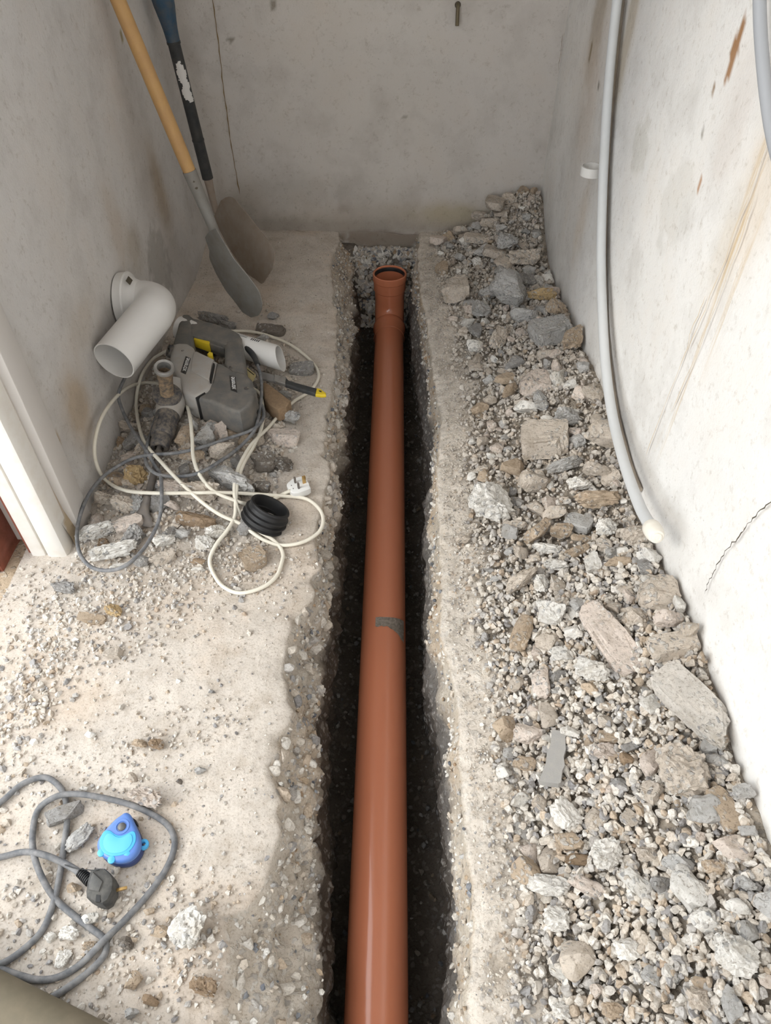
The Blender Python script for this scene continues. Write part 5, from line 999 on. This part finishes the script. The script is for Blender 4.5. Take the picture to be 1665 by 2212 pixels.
# paint splash wraps part of the shaft
Pa, Pb = on_line(218, N2, Tp2, 0, 0), on_line(128, N2, Tp2, 0, 0); vd = (C0 - Pa); vd -= u2 * (vd @ u2); vd /= np.linalg.norm(vd); sd_ = np.cross(u2, vd); V, Fc = [], []
ns_, nt2 = 40, 14; msk = {}
for i in range(ns_ + 1):
    for j in range(nt2 + 1):
        t_ = -1.0 + 2.0 * j / nt2 + (.15 if i < 20 else -.1); V.append(Pa + (Pb - Pa) * i / ns_ + .0189 * (vd * math.cos(t_) + sd_ * math.sin(t_)))
for i in range(ns_):
    for j in range(nt2):
        q = V[i * (nt2 + 1) + j]; nz = float(fbm(np.array([q]), 60, 3, 3)[0]); e_ = abs(j / nt2 - .5) * 2; wdt = .35 + .45 * math.sin(math.pi * (i / ns_) ** .8)
        if e_ < wdt + nz * .8: Fc.append([i * (nt2 + 1) + j, i * (nt2 + 1) + j + 1, (i + 1) * (nt2 + 1) + j + 1, (i + 1) * (nt2 + 1) + j])
mk('paint_splash', V, Fc, M['whitepaint'], s2)
b2 = [(480, 437), (489, 427), (500, 424), (508, 427), (516, 437), (537, 463), (566, 501), (592, 535), (597, 552), (594, 580), (582, 603), (568, 615), (557, 613), (526, 579), (497, 538), (477, 495), (468, 466)]
Bc = N2 + (T2 - N2) * .5; mk('blade', *blade_geo(b2, Bc, (N2 + np.array((0, 0, .02))) - T2, .62, .012), M['blade'], s2, ang=50)

# ------------------------------------------------------------------ blue tape measure
tm = thing('tape_measure', 'blue teardrop-shaped tape measure on the dusty slab', 'tape measure', tuple(at(256, 1845, 0)))
TO = [(269, 1753), (258, 1760), (246, 1769), (225, 1791), (211, 1811), (208, 1826), (212, 1839), (222, 1850), (238, 1858), (256, 1861), (278, 1856), (294, 1842), (302, 1824), (301, 1804), (291, 1779), (280, 1757)]
TOs = smooth_loop(TO, 4)
bs_ = prism_px('lower_case', [(256 + (x - 256) * 1.0, 1815 + (y - 1815) * 1.0) for x, y in TOs], .002, .017, M['deepblue'], tm, .003, zp=.034)
case = prism_px('upper_case', TOs, .016, .034, M['bluepart'], tm, .007, 5)
LN = smooth_loop([(227, 1794), (238, 1794), (247, 1801), (260, 1805), (273, 1801), (285, 1795), (292, 1799), (293, 1816), (284, 1833), (268, 1845), (244, 1849), (227, 1844), (217, 1832), (215, 1816), (220, 1802)], 4)
prism_px('face_panel', LN, .030, .0352, M['skyblue'], case, .001)
L2 = [(255 + (x - 255) * .80, 1822 + (y - 1822) * .78) for x, y in LN]
prism_px('panel_inset', L2, .0345, .0362, simple('panel_blue', (.10, .48, .80), .32), case, .0008)
bc = at(263, 1786, .034); lathe('button_ring', bc, (0, 0, 1), [(-.002, .0125), (.0012, .0118), (.0012, .0085), (0, .0080)], M['bluepart'], case, 32); lathe('button', bc, (0, 0, 1), [(-.001, .0068), (.001, .0066), (.0030, .005), (.0040, .0025), (.0042, 0)], simple('grey_button', (.12, .12, .12), .3), case, 28)
for q in ((219, 1838), (241, 1853), (274, 1842)):
    c_ = at(*q, .0335); lathe('grip_pad', c_ + np.array((0, -.002, -.002)), (0, -.25, .97), [(0, .0062), (.0022, .0056), (.003, .003), (.0031, 0)], M['skyblue'], case, 20)
lp = at(311, 1826, .012); lathe('strap_loop', lp, (.1, 0, 1), [(0, .0028), (0, .0080), (.004, .0085), (.007, .0075), (.0075, .0035), (.004, .0028), (0, .0028)], M['skyblue'], tm, 28)
prism_px('tape_mouth', [(278, 1757), (290, 1766), (292, 1775), (284, 1768)], .004, .02, M['black'], tm, .001, zp=.03)

# ------------------------------------------------------------------ black plug and grey lead, lower left
gl = thing('grey_lead', 'dusty grey mains lead in loops on the slab, ending in a black plug', 'cable', tuple(at(160, 1900, 0)))
g_pts = [(-900, 1700), (-600, 1900), (-300, 1880), (-120, 1800), (-60, 1768), (0, 1734), (46, 1695), (91, 1679), (119, 1690), (139, 1718), (145, 1768), (139, 1823), (128, 1896), (114, 1955), (91, 2010), (46, 2055), (0, 2083), (-50, 2092), (-40, 2090), (0, 2094), (37, 2106), (82, 2117), (128, 2110), (174, 2083), (219, 2037), (265, 1992), (320, 1932), (361, 1873), (377, 1823), (365, 1786), (329, 1759), (274, 1736), (205, 1720), (151, 1715), (114, 1724), (82, 1750), (71, 1795), (73, 1845), (91, 1896), (119, 1941), (160, 1978), (196, 2005), (224, 2028), (228, 2056), (205, 2087), (160, 2124), (105, 2158), (50, 2180), (0, 2197), (-60, 2220), (-250, 2240), (-500, 2180)]
gz_ = [.006] * len(g_pts)
for i in (32, 33, 34, 37, 38, 24): gz_[i] = .015
pthg = spline([at(x, y, z) for (x, y), z in zip(g_pts, gz_)], 8); tube('cable', pthg, .0050, M['gcable'], gl, 12)
tube('plug_cable', spline([at(*q) for q in [(-600, 2000, .006), (-300, 1900, .006), (-60, 1862, .006), (0, 1852, .006), (46, 1841, .010), (80, 1843, .019), (110, 1852, .018), (137, 1864, .016), (160, 1877, .018), (176, 1889, .02), (190, 1898, .02)]], 7), .0050, M['gcable'], gl, 12)
rel = [at(172, 1884, .02), at(196, 1904, .021)]; rd = (rel[1] - rel[0]); rl = np.linalg.norm(rd)
prof = [(0, .006)]
for i in range(7): prof += [(rl * (i + .1) / 7, .0072 + i * .0003), (rl * (i + .6) / 7, .0072 + i * .0003), (rl * (i + .65) / 7, .0058), (rl * (i + 1) / 7, .0058)]
lathe('strain_relief', rel[0], rd, prof, M['rubber'], gl, 20)
bp = prism_px('plug', [(196, 1880), (210, 1876), (226, 1876), (240, 1888), (246, 1900), (244, 1925), (234, 1945), (222, 1953), (206, 1950), (187, 1939), (186, 1925), (189, 1905)], .002, .040, simple('scuffed_black_plug', (.05, .05, .05), .55, .3, dirt=(.2, .19, .17), damt=.5, dsc=60), gl, .005, 2, zp=.036)
prism_px('plug_facet', [(200, 1882), (216, 1897), (222, 1903), (213, 1926), (190, 1922), (191, 1905)], .036, .0432, simple('scuffed_black_plug', (.07, .07, .07), .5, dirt=(.2, .19, .17), damt=.5, dsc=60), bp, .003, 2)
prism_px('broken_notch', [(208, 1932), (216, 1934), (216, 1948), (206, 1948)], .03, .0408, M['black'], bp, 0)
bm_obj('pin', *box_geo(-.010, .010, -.0022, .0022, -.002, .002), M['brass'], bp, bev=.0006, M=Matrix.Translation(Vector(at(260, 1921, .018))) @ Euler((0, 0, R(15))).to_matrix().to_4x4())
tube('stray_wire', spline([at(*q) for q in [(140, 1868, .02), (158, 1874, .028), (180, 1878, .034), (205, 1880, .040), (214, 1878, .041)]], 6), .0009, M['black'], gl, 6)
# muddy pole corner, near left
q0, q1 = at(-700, 1800, .034), at(330, 2330, .034); o = thing('pole', 'muddy olive-brown round pole at the near left corner of the slab', 'pole', tuple(q1)); tube('shaft', line3(q0, q1, 8), .0295, M['pole'], o, 32); lathe('end_face', q1, (q1 - q0), [(0, .0295), (.003, .027), (.004, .02), (.0035, 0)], M['wood'], o, 32)
